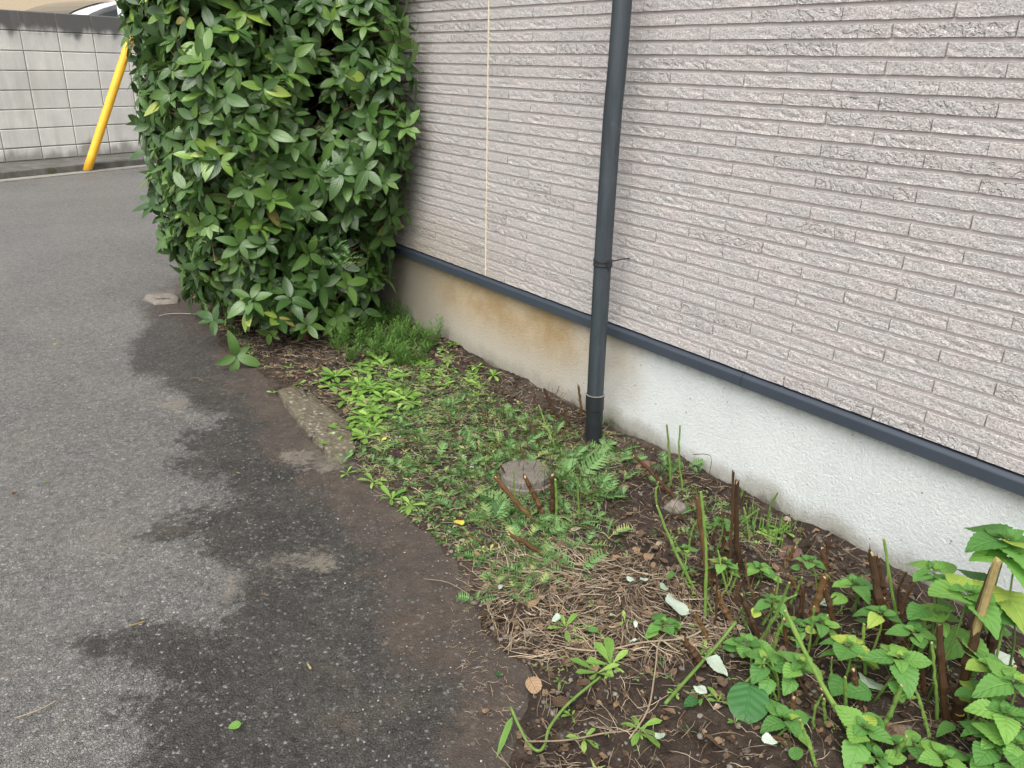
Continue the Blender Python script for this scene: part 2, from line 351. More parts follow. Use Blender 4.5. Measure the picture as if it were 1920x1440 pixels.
def mat_cover():
    q = NT('cover_concrete'); o = q.xyz(q.tc.outputs['Object']); r = q.math('SQRT', q.math('ADD', q.math('POWER', o[0], 2.0), q.math('POWER', o[1], 2.0)))
    n = q.noise(60, 5, .7); rr = q.math('SINE', q.math('ADD', q.math('MULTIPLY', r, 900.0), q.math('MULTIPLY', n, 3.0))); ang = q.math('SINE', q.math('MULTIPLY', q.math('ARCTAN2', o[1], o[0]), 44.0)); w = q.math('MAXIMUM', q.mapr(rr, .55, 1.0), q.math('MULTIPLY', q.mapr(ang, .8, 1.0), .6))
    c = q.ramp(n, [(.3, (.13, .118, .10)), (.7, (.22, .20, .17))]); c = q.mix(q.math('MULTIPLY', w, .45), c, (.09, .08, .07))
    return q.fin(c, .9, q.bump(q.math('SUBTRACT', n, w), .003, .8), .2)
M['cover'] = mat_cover()
g = lambda a, b, c: (a, b, c)
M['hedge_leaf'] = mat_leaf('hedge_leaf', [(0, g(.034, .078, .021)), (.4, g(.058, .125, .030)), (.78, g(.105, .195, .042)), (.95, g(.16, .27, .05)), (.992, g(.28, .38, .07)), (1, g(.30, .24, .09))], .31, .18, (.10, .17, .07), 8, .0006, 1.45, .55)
M['hedge_leaf_old'] = mat_leaf('hedge_leaf_inner', [(0, g(.018, .05, .018)), (1, g(.035, .085, .028))], .45, .15, (.07, .12, .05), 8, .0005, 1.3)
M['nettle'] = mat_leaf('nettle_leaf', [(0, g(.085, .215, .055)), (.5, g(.135, .30, .075)), (.88, g(.20, .38, .085)), (1, g(.38, .47, .09))], .55, .35, (.22, .36, .14), 5.5, .0010, 1.22, .3)
M['nettle_deep'] = mat_leaf('large_green_leaf', [(0, g(.030, .10, .040)), (1, g(.055, .17, .045))], .5, .25, (.42, .52, .42), 5, .0014, 1.35, .3)
M['pale'] = mat_leaf('pale_leaf_underside', [(0, g(.28, .38, .28)), (.5, g(.40, .48, .40)), (1, g(.54, .61, .54))], .7, .15, (.20, .36, .12), 4, .0006, 1.06, .45)
M['rosette'] = mat_leaf('rosette_leaf', [(0, g(.13, .26, .055)), (.6, g(.21, .37, .075)), (1, g(.32, .48, .12))], .5, .35, (.24, .42, .12), 4, .0006, 1.3, .35)
M['fern'] = mat_leaf('fern_leaf', [(0, g(.055, .13, .04)), (.5, g(.11, .21, .07)), (.82, g(.19, .30, .10)), (1, g(.48, .47, .20))], .55, .35, (.18, .33, .12), 3, .0003, 1.2, .3)
M['narrow'] = mat_leaf('narrow_leaf', [(0, g(.10, .20, .045)), (.6, g(.16, .28, .06)), (1, g(.24, .37, .08))], .5, .3, (.10, .23, .06), 2, .0002, 1.2, .35)
M['yellow_leaf'] = mat_leaf('yellow_leaf', [(0, g(.62, .50, .06)), (1, g(.75, .62, .12))], .6, .25, (.6, .52, .15), 5, .0006, 1.1)
M['dead'] = mat_leaf('dead_leaf', [(0, g(.06, .036, .024)), (.35, g(.12, .078, .055)), (.65, g(.21, .145, .105)), (.88, g(.32, .205, .125)), (1, g(.45, .37, .30))], .8, .08, (.24, .16, .11), 6, .0016, 1.2, .2, .6)
M['straw'] = mat_stem('straw', [(0.15, (.07, .05, .035)), (.4, (.20, .15, .10)), (.62, (.36, .29, .20)), (.85, (.55, .47, .36))], .8)
M['twig'] = mat_stem('hedge_twig', [(.2, (.08, .038, .025)), (.8, (.22, .12, .08))], .7)
M['brown_stem'] = mat_stem('cut_brown_stem', [(.2, (.022, .012, .006)), (.42, (.062, .030, .012)), (.62, (.105, .055, .02)), (.85, (.19, .11, .045))], .6)
M['green_stem'] = mat_stem('green_stem', [(.15, (.07, .13, .03)), (.6, (.15, .26, .05)), (.9, (.27, .37, .11))], .5)
M['tan_wood'] = mat_stem('peeled_wood', [(.2, (.17, .13, .05)), (.6, (.30, .235, .10)), (.9, (.43, .35, .18))], .6)
M['pith'] = mat_plain('stem_pith', (.42, .32, .17), .8, .2, 200)

# ------------------------------------------------------------------ ground, road
def polymask(X, Y, poly, blur, wob=0.03, seed=0):
    """soft mask (1 inside) of a polygon given in metres"""
    nx = X + (fbm(X * 7 + seed, Y * 7, 4) - .47) * wob * 4; ny = Y + (fbm(X * 7 + 50 + seed, Y * 7 + 9, 4) - .47) * wob * 4
    P = np.array(poly); n = len(P); inside = np.zeros(X.shape, bool); dmin = np.full(X.shape, 1e9)
    for i in range(n):
        x0, y0 = P[i][:2]; x1, y1 = P[(i + 1) % n][:2]
        c = ((y0 > ny) != (y1 > ny)) & (nx < (x1 - x0) * (ny - y0) / ((y1 - y0) if abs(y1 - y0) > 1e-9 else 1e-9) + x0); inside ^= c
        dx, dy = x1 - x0, y1 - y0; t = np.clip(((nx - x0) * dx + (ny - y0) * dy) / (dx * dx + dy * dy + 1e-12), 0, 1)
        dmin = np.minimum(dmin, np.hypot(nx - x0 - t * dx, ny - y0 - t * dy))
    s = np.where(inside, dmin, -dmin); return np.clip(.5 + s / (2 * blur), 0, 1)
def pp(lst): return [G(*p) for p in lst]
DAMP = pp([(262, 556), (275, 600), (258, 640), (240, 668), (265, 700), (300, 722), (350, 735), (345, 760), (400, 775), (395, 800), (330, 812), (360, 850), (300, 868), (330, 890), (380, 890), (418, 905), (440, 935), (395, 955), (300, 975), (290, 1000), (345, 1012), (392, 1008), (410, 1040), (432, 1080), (436, 1120), (395, 1150), (365, 1160), (300, 1150), (267, 1160), (195, 1188), (133, 1197), (200, 1215), (231, 1232), (311, 1240), (329, 1265), (293, 1293), (240, 1315), (204, 1345), (249, 1370), (249, 1640), (1100, 1640), (1900, 1440), (1900, 1100), (1100, 840), (800, 640), (500, 560), (350, 545)])
DIRT = pp([(320, 520), (300, 575), (360, 620), (420, 690), (440, 760), (520, 850), (560, 910), (660, 960), (700, 1020), (700, 1100), (760, 1180), (800, 1280), (850, 1380), (860, 1600), (1900, 1500), (1900, 1100), (1100, 840), (800, 640), (560, 560), (400, 500)])
TANS = [pp(l) for l in ([(505, 1052), (550, 1032), (605, 1028), (637, 1065), (625, 1085), (595, 1097), (565, 1080), (515, 1078), (470, 1085), (440, 1082)], [(560, 845), (610, 838), (640, 870), (600, 888), (560, 880)],
        [(405, 1050), (440, 1060), (442, 1105), (425, 1130), (400, 1120), (415, 1085)], [(330, 735), (380, 760), (370, 785), (320, 780), (300, 750)])]
ys = np.concatenate([np.arange(-1, .3, .1), np.arange(.3, 2.6, .012), np.arange(2.6, 5.2, .02), np.arange(5.2, 11, .2), np.array([11, 12, 14, 18, 25, 40, 80])])
xs = np.concatenate([np.array([-60, -30, -15, -8, -4, -2.5, -1.6, -1.2]), np.arange(-1, -.3, .1), np.arange(-.3, 1.9, .012), np.arange(1.9, 5, .2), np.array([6, 9, 15, 30, 60])])
XX, YY = np.meshgrid(xs, ys)
ZZ = (fbm(XX * 1.2 + 3, YY * 1.2, 3) - .45) * .012 * (np.abs(XX) < 8) * (YY < 9.5)
def gridmesh(name, XX, YY, ZZ):
    ny, nx = XX.shape; v = np.stack([XX, YY, ZZ], -1).reshape(-1, 3)
    i = np.arange(ny - 1)[:, None] * nx + np.arange(nx - 1)[None, :]; f = np.stack([i, i + 1, i + nx + 1, i + nx], -1).reshape(-1, 4)
    m = bpy.data.meshes.new(name); m.vertices.add(len(v)); m.vertices.foreach_set('co', v.ravel())
    m.loops.add(f.size); m.loops.foreach_set('vertex_index', f.ravel()); m.polygons.add(len(f))
    m.polygons.foreach_set('loop_start', np.arange(0, f.size, 4)); m.update(calc_edges=True)
    m.polygons.foreach_set('use_smooth', np.ones(len(f), bool)); return m
def addattr(m, name, a): at = m.attributes.new(name, 'FLOAT', 'POINT'); at.data.foreach_set('value', np.asarray(a, float).ravel())
rm = gridmesh('road', XX, YY, ZZ - .006)
addattr(rm, 'damp', polymask(XX, YY, DAMP, .055, .05)); addattr(rm, 'dirt', polymask(XX, YY, DIRT, .11, .06, 5))
tn = np.zeros(XX.shape)
for t in TANS: tn = np.maximum(tn, polymask(XX, YY, t, .035, .05, 9))
addattr(rm, 'tan', tn)
tag(mobj('road', rm, M['asphalt']), kind='structure')

# soil bed between the road and the house
FX = 1.893                                   # face of the foundation
EDGE = pp([(345, 520), (350, 548), (392, 612), (425, 655), (495, 700), (512, 738), (545, 752), (640, 790), (660, 860), (720, 932), (800, 992), (868, 1080), (888, 1130), (930, 1200), (985, 1250), (1000, 1320), (960, 1400), (930, 1470), (905, 1640)])
EDGE = [np.array([1.9, 5.5, 0]), np.array([1.6, 5.0, 0])] + EDGE
_ey = np.array([p[1] for p in EDGE])[::-1]; _ex = np.array([p[0] for p in EDGE])[::-1]; _o = np.argsort(_ey)
def edgex(y): return np.interp(y, _ey[_o], _ex[_o])
def bedz(x, y):
    e = edgex(y) + (fbm(np.asarray(y) * 9, np.asarray(y) * 3, 3) - .45) * .10; t = sstep(0, .35, x - e)
    z = -.045 + .045 * sstep(-.09, .03, x - e) + t * .022 + (fbm(np.asarray(x) * 6, np.asarray(y) * 6, 4) - .45) * .06 * sstep(-.02, .2, x - e)
    return z + .022 * sstep(.12, .0, FX - x) * (fbm(np.asarray(y) * 4, 3.3 + 0 * np.asarray(y), 2) > -.1)
by = np.concatenate([np.arange(-.2, 2.6, .0065), np.arange(2.6, 5.6, .013)]); bt = np.linspace(0, 1, 190)
BY, BT = np.meshgrid(by, bt, indexing='ij'); EX = edgex(BY) - .12; BX = EX + (FX + .03 - EX) * BT
BZ = bedz(BX, BY) + (fbm(BX * 60, BY * 60, 3) - .45) * .012 * sstep(0, .12, BX - edgex(BY)) + (fbm(BX * 160, BY * 160, 2) - .37) * .006 * sstep(0, .1, BX - edgex(BY))
sm = gridmesh('soil_bed', BX, BY, BZ); tag(mobj('soil_bed', sm, M['soil']), kind='structure')
def onbed(px, py):
    p = G(px, py, .02); z = float(bedz(p[0], p[1])); p = G(px, py, max(z, 0)); return np.array([p[0], p[1], max(z, 0)])

# ------------------------------------------------------------------ house
H = empty('house', (1.9, 1.5, 0)); HL = np.array([1.9, 1.5, 0]); tag(H, 'house corner clad in pale pinkish grey split-face siding above a rendered foundation', 'house')
def child(o, root):      # parent while keeping world coordinates (roots are unrotated)
    o.parent = root; o.matrix_parent_inverse = Matrix.Translation(-root.location); return o
mb = MB(); ysf = np.arange(-2, 7, .02); box(mb, (FX, -2.0, -.3), (2.15, 6.4, .395)); child(mb.obj('foundation', M['foundation']), H)['label'] = 'rendered foundation, off-white with tan staining toward the hedge'
XS = 1.868; Z0 = .446; RP = .03896; BL = .2655
wall = MB(); box(wall, (XS + .0078, -2.0, .431), (2.2, 6.4, 5.6)); SW = child(wall.obj('siding_wall', M['groove']), H)
def brick_mesh(seed, L=BL - .0016, Hh=.0316, rough=False):
    rs = np.random.RandomState(seed); m = MB(); ny, nz = 12, 3
    y = np.linspace(-L / 2 + .0012, L / 2 - .0012, ny + 1); z = np.linspace(-Hh / 2 + .001, Hh / 2 - .0028, nz + 1)
    vs = []; 
    for j in range(nz + 1):
        for i in range(ny + 1):
            dx = rs.uniform(-.0011, .0011) * (1 if 0 < j < nz else .4)
            if rough: dx += .0016 * (rs.rand() > .55) * (j > 0)
            zz = z[j] + (rs.uniform(-.0008, .0008) if j in (0,) else 0)
            vs.append((dx, y[i], zz))
    W = ny + 1; f = [(j * W + i, j * W + W + i, j * W + W + i + 1, j * W + i + 1) for j in range(nz) for i in range(ny)]
    o = len(vs); per = [i for i in range(W)] + [j * W + W - 1 for j in range(1, nz + 1)] + [nz * W + i for i in range(W - 2, -1, -1)] + [j * W for j in range(nz - 1, 0, -1)]
    for k in per:
        x, yy, zz = vs[k]; zz = -Hh / 2 if k < W else (Hh / 2 if k >= nz * W else zz); yy = -L / 2 if k % W == 0 else (L / 2 if k % W == W - 1 else yy); vs.append((.0110, yy, zz))
    n = len(per); f += [(per[k], per[(k + 1) % n], o + (k + 1) % n, o + k) for k in range(n)]
    m.add(vs, f); return m.mesh('brick')
bricks = [brick_mesh(i) for i in range(5)] + [brick_mesh(20 + i, rough=True) for i in range(2)]
for b in bricks: b.materials.append(M['brick'])
rest = MB(); cand = []
for n in range(0, 132):
    z = Z0 + RP * n
    a = 1.483 if n % 2 == 0 else 1.350
    for k in range(-13, 19):
        y = a + BL * (k + .5) + random.uniform(-.0015, .0015)
        if y < -1.9 or y > 6.2: continue
        y0, y1 = y - BL / 2 + .0008, y + BL / 2 - .0008
        sp = [(y0, y1)]
        if y0 < 2.682 < y1: sp = [(y0, 2.678), (2.686, y1)]
        for s0, s1 in sp:
            if s1 - s0 < .012: continue
            px, py, _ = proj((XS, (s0 + s1) / 2, z)); vis = -30 < px[0] < 1950 and -15 < py[0] < 1000 and (s0 + s1) / 2 < 3.45
            cand.append((vis, s0, s1, z))
nvis = 0
for vis, s0, s1, z in cand:
    L = s1 - s0; yc = (s0 + s1) / 2
    if vis and nvis < 299:
        o = bpy.data.objects.new('brick', random.choice(bricks[:5]) if random.random() < .84 else random.choice(bricks[5:])); COL.objects.link(o)
        o.parent = SW; o.matrix_parent_inverse = Matrix.Identity(4); o.location = (XS, yc, z); o.scale = (1, L / (BL - .0016), 1); nvis += 1
    else:
        h = .0158; x = XS
        rest.add([(x, s0 + .001, z - h + .001), (x, s1 - .001, z - h + .001), (x, s1 - .001, z + h - .0028), (x, s0 + .001, z + h - .0028), (x + .011, s0, z - h), (x + .011, s1, z - h), (x + .011, s1, z + h), (x + .011, s0, z + h)],
                 [(0, 3, 2, 1), (0, 1, 5, 4), (1, 2, 6, 5), (2, 3, 7, 6), (3, 0, 4, 7)], r=random.random())
r_ = rest.obj('brick_course', M['brick']); r_.parent = SW; r_['kind'] = 'stuff'
mb = MB(); box(mb, (XS - .0004, 2.6785, .431), (XS + .01, 2.6855, 5.6)); child(mb.obj('sealant_joint', M['sealant']), H)
# base rail in lengths
def rail(y0, y1, loc=None):
    m = MB(); pr = [(FX + .004, .4300), (1.872, .4235), (1.8625, .4155), (1.8615, .4125), (1.8615, .3855), (1.8645, .3835), (FX + .004, .3860)]
    vs = [(x, y0, z) for x, z in pr] + [(x, y1, z) for x, z in pr]; k = len(pr)
    m.add(vs, [(i, (i + 1) % k, k + (i + 1) % k, k + i) for i in range(k)] + [tuple(range(k))[::-1], tuple(range(k, 2 * k))]); return child(m.obj('base_rail', M['rail']), H)
yj = WX(1389, 712, 1.8615)[1]
for a, b in ((-2.0, yj - .0016), (yj, 3.262), (3.2636, 6.4)): rail(a, b)
mb = MB(); box(mb, (FX + .0045, -2.0, .3951), (2.1, 6.4, .431)); child(mb.obj('rail_backing', M['darkplastic']), H)
mb = MB(); box(mb, (2.2, -2.0, -.3), (7, 6.4, 5.5)); child(mb.obj('house_core', M['groove']), H)
mb = MB(); mb.add([(1.6, -2.3, 5.58), (1.6, 6.7, 5.58), (4.6, 6.7, 7.2), (4.6, -2.3, 7.2), (7.4, 6.7, 5.6), (7.4, -2.3, 5.6)], [(0, 3, 2, 1), (3, 5, 4, 2), (0, 1, 4, 5), (1, 2, 4), (0, 5, 3)]); child(mb.obj('roof', M['rail']), H)

# ------------------------------------------------------------------ downspout
DX = 1.768
D = empty('downspout', tuple(WX(1112, 838, DX) * [1, 1, 0])); tag(D, 'slate grey round downspout standing against the house wall', 'downspout')
cen = [WX(px, py, DX) for px, py in ((1116, 740), (1120, 660), (1125, 580), (1130, 492), (1137, 380), (1149, 210), (1166, 12))]
cen.append(cen[-1] + (0, 0, 1.2)); cen.append(cen[-1] + np.array([0, 0, 2.4])); P = np.array(cen)
def spl(P, n):   # Catmull-Rom
    out = []
    for i in range(len(P) - 1):
        a, b, c, d = P[max(i - 1, 0)], P[i], P[i + 1], P[min(i + 2, len(P) - 1)]
        for k in range(n):
            t = k / n; out.append(.5 * ((2 * b) + (-a + c) * t + (2 * a - 5 * b + 4 * c - d) * t * t + (-a + 3 * b - 3 * c + d) * t ** 3))
    out.append(P[-1]); return np.array(out)
mb = MB(); tube(mb, spl(P, 4), .0285, 40, cap=False); child(mb.obj('pipe', M['pipe'], smooth=True), D)
b0 = WX(1112, 836, DX); c0 = cen[0]; c1 = c0 + (c0 - b0) * -.27
mb = MB(); tube(mb, [c0 + (0, 0, .002), c0, c1, c1 + (0, 0, -.001)], [.0287, .0318, .0318, .0300], 40); child(mb.obj('coupling', M['boot'], smooth=False), D)
mb = MB(); tube(mb, [c0 + (0, 0, .0038), c0 + (0, 0, .0018)], [.0300, .0322], 40); child(mb.obj('coupling_lip', M['stone'], smooth=False), D)
mb = MB(); tube(mb, [c1, b0 + (0, 0, .005)], [.0296, .0296], 40, cap=False); child(mb.obj('lower_pipe', M['boot'], smooth=True), D)
mb = MB(); tube(mb, [b0 + (0, 0, .006), b0 + (0, 0, -.06)], [.0325, .0335], 32); child(mb.obj('drain_socket', M['socket'], smooth=True), D)
cb = P[3]; mb = MB(); lathe(mb, [(.0286, -.011), (.0312, -.0105), (.0318, -.0055), (.0300, -.004), (.0300, .004), (.0318, .0055), (.0312, .0105), (.0286, .011)], 40, cb); CB = child(mb.obj('clamp_band', M['darkplastic'], smooth=False), D)
mb = MB(); a = cb + np.array([-.004, -.028, 0]); box(mb, a + (-.008, -.012, -.008), a + (.010, .004, .008)); tube(mb, [a + (.002, -.012, -.012), a + (.002, -.012, .012)], .003, 8); o = mb.obj('clamp_bolt', M['darkplastic']); o.parent = CB
mb = MB(); tube(mb, [cb + (.024, -.012, .003), cb + (.062, -.02, .006), cb + (XS - DX, -.02, .006)], [.0028, .0022, .0022], 8); o = mb.obj('wall_pin', M['darkplastic']); o.parent = CB

# ------------------------------------------------------------------ block wall, kerb, things beyond
wA = np.array([.9233, 10.9263, 0]); wd_ = np.array([math.cos(math.radians(19.91)), math.sin(math.radians(19.91)), 0]); wn = np.array([wd_[1], -wd_[0], 0])
BW = empty('block_wall', tuple(wA)); BW.rotation_euler.z = math.radians(19.91); tag(BW, 'grey concrete block wall with black mould along its top course across the road', 'wall')
def blk(L, Hh, seed):
    m = MB(); e = .006; y0, y1 = -.06, .0
    x0, x1, z0, z1 = -L / 2, L / 2, -Hh / 2, Hh / 2
    v = [(x0 + e, y0 - .006, z0 + e), (x1 - e, y0 - .006, z0 + e), (x1 - e, y0 - .006, z1 - e), (x0 + e, y0 - .006, z1 - e), (x0, y0, z0), (x1, y0, z0), (x1, y0, z1), (x0, y0, z1), (x0, .06, z0), (x1, .06, z0), (x1, .06, z1), (x0, .06, z1)]
    m.add(v, [(0, 1, 2, 3), (0, 4, 5, 1), (1, 5, 6, 2), (2, 6, 7, 3), (3, 7, 4, 0), (4, 8, 9, 5), (5, 9, 10, 6), (6, 10, 11, 7), (7, 11, 8, 4), (8, 11, 10, 9)]); return m.mesh('block')
mA = blk(.4115, .199, 1); mA.materials.append(M['block']); mB_ = blk(.4115, .134, 1); mB_.materials.append(M['block'])
PW = .4215
for k in range(-9, 12):
    for r in range(8):
        o = bpy.data.objects.new('block', mB_ if r == 0 else mA); COL.objects.link(o); o.parent = BW
        z = .15 if r == 0 else .2235 + .2070 * (r - 1) + .1035
        o.location = (.487 + PW * k + PW / 2 + random.uniform(-.001, .001), .06 + random.uniform(-.0015, .0015), z)
mb = MB(); box(mb, (.487 - 9 * PW, .003, .0), (.487 + 12 * PW, .115, 1.6715)); o = mb.obj('mortar', M['mortar'], BW)
# kerb and gutter: setting
kA, kB = G(0, 322, .08), G(295, 294, .08); kd = (kB - kA); kd /= np.linalg.norm(kd); ka = math.atan2(kd[1], kd[0])
K = empty('kerb', tuple(kA * [1, 1, 0])); K.rotation_euler.z = ka; tag(K, kind='structure')
km = MB(); x1 = .598
km.add([(0, .0, -.05), (x1, .0, -.05), (x1, .006, .068), (0, .006, .068), (0, .02, .081), (x1, .02, .081), (x1, .15, .082), (0, .15, .082), (0, .15, -.05), (x1, .15, -.05)], [(0, 1, 2, 3), (3, 2, 5, 4), (4, 5, 6, 7), (7, 6, 9, 8), (0, 3, 4, 7), (0, 7, 8), (1, 9, 6), (1, 6, 5, 2)])
kme = km.mesh('kerb_stone'); kme.materials.append(M['kerb'])
for k in range(-8, 12):
    o = bpy.data.objects.new('kerb_stone', kme); COL.objects.link(o); o.parent = K; o.location = (.6 * k + .35, random.uniform(-.003, .003), random.uniform(-.003, .002)); o.rotation_euler.z = random.uniform(-.003, .003)
mb = MB(); box(mb, (-5, -.16, -.05), (8, -.001, .004)); mb.obj('gutter_strip', M['gutter'], K)
mb = MB(); P4 = [kA + kd * -5 + (0, 0, -.004), kA + kd * 8 + (0, 0, -.004), wA + wd_ * 9 + (0, 0, .076), wA - wd_ * 6 + (0, 0, .076)]
P4 = [np.array(p) for p in P4]; kn = np.array([-kd[1], kd[0], 0]); P4[0] = P4[0] + kn * .14; P4[1] = P4[1] + kn * .14
mb.add(P4, [(0, 1, 2, 3)]); tag(mb.obj('verge', M['kerb']), kind='structure')
# raised lot behind the wall
mb = MB(); q0 = wA + wd_ * -8 - wn * .13; q1 = wA + wd_ * 14 - wn * .13; q2 = q1 - wn * 30; q3 = q0 - wn * 30
mb.add([p * [1, 1, 0] + (0, 0, .5) for p in (q0, q1, q2, q3)], [(0, 1, 2, 3)]); tag(mb.obj('raised_lot', M['gutter']), kind='structure')
# yellow guard
g0 = G(163, 321, 0); g1 = atY(262, 20, g0[1]); dd = g1 - g0; g2 = g0 + dd * 1.05
Y_ = empty('guy_wire_guard', tuple(g0)); tag(Y_, 'slanting yellow tube guarding a utility pole stay in front of the block wall', 'wire guard')
mb = MB(); pts = [g0 + dd * t for t in np.linspace(0, 1.05, 12)]; tube(mb, pts, .046, 24); child(mb.obj('yellow_sleeve', M['yellow'], smooth=True), Y_)
mb = MB(); tube(mb, [g2, g0 + dd * 3.2], .006, 6); child(mb.obj('stay_wire', M['rim']), Y_)
mb = MB(); tube(mb, [g0 + (0, 0, -.03), g0 + (0, 0, .012)], [.06, .055], 20); child(mb.obj('ground_anchor', M['kerb']), Y_)
# white post
p0 = atY(228, 26, 12.4); mb = MB(); c = p0 * [1, 1, 0]
WP = empty('sign_post', tuple(c + (0, 0, .5))); tag(WP, 'pale bluish white steel post behind the block wall in front of the white car', 'post')
lathe(mb, [(.0, .5), (.046, .5), (.046, 3.2), (.0, 3.2)], 24, c); child(mb.obj('post', M['white_post'], smooth=False), WP)
mb = MB(); lathe(mb, [(.0, .5), (.09, .5), (.09, .515), (.0, .515)], 20, c + (0, 0, .001)); child(mb.obj('base_flange', M['white_post']), WP)
mb = MB(); lathe(mb, [(.049, 3.19), (.049, 3.23), (.0, 3.24)], 24, c); child(mb.obj('cap', M['white_post']), WP)
# tan building far behind
T = empty('tan_building', (0, 24, .5)); T.rotation_euler.z = math.radians(6); tag(T, 'tan rendered building wall behind the parked cars', 'building')
mb = MB(); box(mb, (-14, 0, 0), (18, 6, 6.5)); mb.obj('wall', M['tan_house'], T)
mb = MB(); box(mb, (-14.4, -.4, 6.501), (18.4, 6.4, 6.75)); mb.obj('roof', M['rail'], T)
for wx in (-10, -5, 9, 14):
    mb = MB(); box(mb, (wx, -.06, 2.9), (wx + 1.8, -.002, 4.2)); w_ = mb.obj('window', M['rim'], T); mb = MB(); box(mb, (wx + .08, -.085, 2.98), (wx + 1.72, -.062, 4.12)); mb.obj('pane', M['car_glass'], w_)
def car(loc, rz, paint, label, hs=1.0):
    C = empty('parked_car', loc); C.rotation_euler.z = rz; tag(C, label, 'car', 'cars parked behind the block wall')
    def loft(prof, ws, name, mat, smooth=True):
        # prof: (x, z) ring; ws: list of (half width factor y, inset z)
        m = MB(); n = len(prof); vs = []
        for y, k in ws:
            cx = sum(p[0] for p in prof) / n
            for x, z in prof: vs.append((cx + (x - cx) * k, y, z - (1 - k) * .35 * max(0, z - .6)))
        f = [(j * n + i, j * n + (i + 1) % n, (j + 1) * n + (i + 1) % n, (j + 1) * n + i) for j in range(len(ws) - 1) for i in range(n)]
        f += [tuple(range(n)), tuple(range((len(ws) - 1) * n, len(ws) * n))[::-1]]; m.add(vs, f); return m.obj(name, mat, C, smooth)
    b = [(-2.15, .35), (-2.2, .55), (-2.12, .78), (-1.2, .90), (1.35, .94), (2.05, .92), (2.2, .7), (2.18, .35), (1.75, .28), (-1.75, .28)]
    loft(b, [(-.86, .96), (-.80, 1), (.80, 1), (.86, .96)], 'body', paint, False)
    t = np.linspace(0, 1, 17); cab = [(-1.25 + 2.95 * s, .93 + .56 * hs * (math.sin(PI * min(1, max(0, .06 + .88 * s))) ** .52)) for s in t]; cab = [(-1.32, .90)] + cab + [(1.85, .90)]
    loft(cab, [(-.76, .93), (-.70, .97), (-.52, 1), (.52, 1), (.70, .97), (.76, .93)], 'cabin', paint, True)
    win = [(x * .86 - .0, .95 + (z - .95) * .84) for x, z in cab[1:-1]]
    for s in (-1, 1):
        m = MB(); n = len(win); m.add([(x, s * (.775 - .0), z) for x, z in win] + [(x, s * .70, z) for x, z in win], [tuple(range(n))[::s], tuple(range(n, 2 * n))[::-s]] + [(i, (i + 1) % n, n + (i + 1) % n, n + i) for i in range(n)]); m.obj('side_window', M['car_glass'], C)
    for x0, x1_, nm in ((1, 5, 'windscreen'), (12, 16, 'rear_window')):
        m = MB(); seg = cab[x0:x1_ + 1]; off = .012; vs = []
        for x, z in seg: sgn = -1 if nm == 'windscreen' else 1; vs += [(x + sgn * off, -.55, z + off), (x + sgn * off, .55, z + off)]
        m.add(vs, [(2 * i, 2 * i + 1, 2 * i + 3, 2 * i + 2) for i in range(len(seg) - 1)]); m.obj(nm, M['car_glass'], C)
    for x in (-1.35, 1.35):
        for s in (-1, 1):
            m = MB(); tube(m, [(x, s * .70, .31), (x, s * .88, .31)], .31, 24); w = m.obj('wheel', M['tyre'], C); m = MB(); tube(m, [(x, s * .87, .31), (x, s * .895, .31)], .19, 20); m.obj('rim', M['rim'], w)
    for s in (-1, 1):
        m = MB(); box(m, (-2.21, s * .62 - .16, .62), (-2.10, s * .62 + .16, .76)); m.obj('headlight', M['lamp'], C); m = MB(); box(m, (2.10, s * .64 - .14, .66), (2.215, s * .64 + .14, .84)); m.obj('tail_light', M['lamp'], C)
        m = MB(); box(m, (-.95, s * .95 - .09, .95), (-.85, s * .95 + .09, 1.08)); m.obj('mirror', paint, C)
c1_ = atY(225, 10, 13.6); car((c1_[0] + .10, 13.6, c1_[2] - 1.40), math.radians(18), M['white_paint'], 'white parked car whose roof and side window show over the block wall')
c2_ = atY(165, 5, 16.2); car((c2_[0] + .25, 16.2, c2_[2] - 1.43), math.radians(14), M['silver_paint'], 'pale beige parked car farther back, its roof curving above the block wall')

# ------------------------------------------------------------------ leaf shapes
def leafshape(L, W, wf, n=8, fold=.18, droop=.25, serr=0, curl=0.0, twist=0.0, wav=0.0, seed=0):
    """returns verts, faces, uv: base at origin, +Y to the tip, +Z upper face"""
    rs = np.random.RandomState(seed); vs = []; uv = []
    for i in range(n + 1):
        t = i / n; w = W / 2 * wf(t)
        if serr and 0 < i < n: w *= (1 + serr * (1 if i % 2 else -1))
        y = L * t; z = -droop * L * t * t; a = twist * (t - .3)
        if curl: y = L * math.sin(curl * t) / curl; z = -L * (1 - math.cos(curl * t)) / curl
        up = fold * w + wav * L * math.sin(t * 9 + seed) * .5; up2 = fold * w + wav * L * math.sin(t * 8 + 2 + seed * 2) * .5
        for sx, u, h in ((-1, 0.0, up), (0, .5, 0), (1, 1.0, up2)):
            vs.append((sx * w * math.cos(a), y, z + h + sx * w * math.sin(a))); uv.append((u, t))
    f = []
    for i in range(n):
        for k in (0, 1): a = 3 * i + k; f.append((a, a + 1, a + 4, a + 3))
    return np.array(vs), f, np.array(uv)
wf_lanc = lambda t: max(.0, math.sin(PI * min(1, t ** .85 * 1.0)) ** .75) * (1.0 if t < .97 else .5) if 0 < t < 1 else .04
wf_obl = lambda t: (.18 + .82 * sstep(.1, .62, t)) * (1 if t < .8 else math.sqrt(max(0, 1 - ((t - .8) / .2) ** 2)) * 1.0 + .02)
wf_heart = lambda t: (0.25 if t == 0 else min(1, (t / .22) ** .55) * (1 if t < .3 else max(.0, (1 - ((t - .3) / .72) ** 1.9))) + .01)
wf_round = lambda t: math.sqrt(max(0, 1 - (2 * t - 1) ** 2)) + .03
wf_lin = lambda t: min(1, t * 6 + .2) * min(1, (1 - t) * 2.5 + .05)
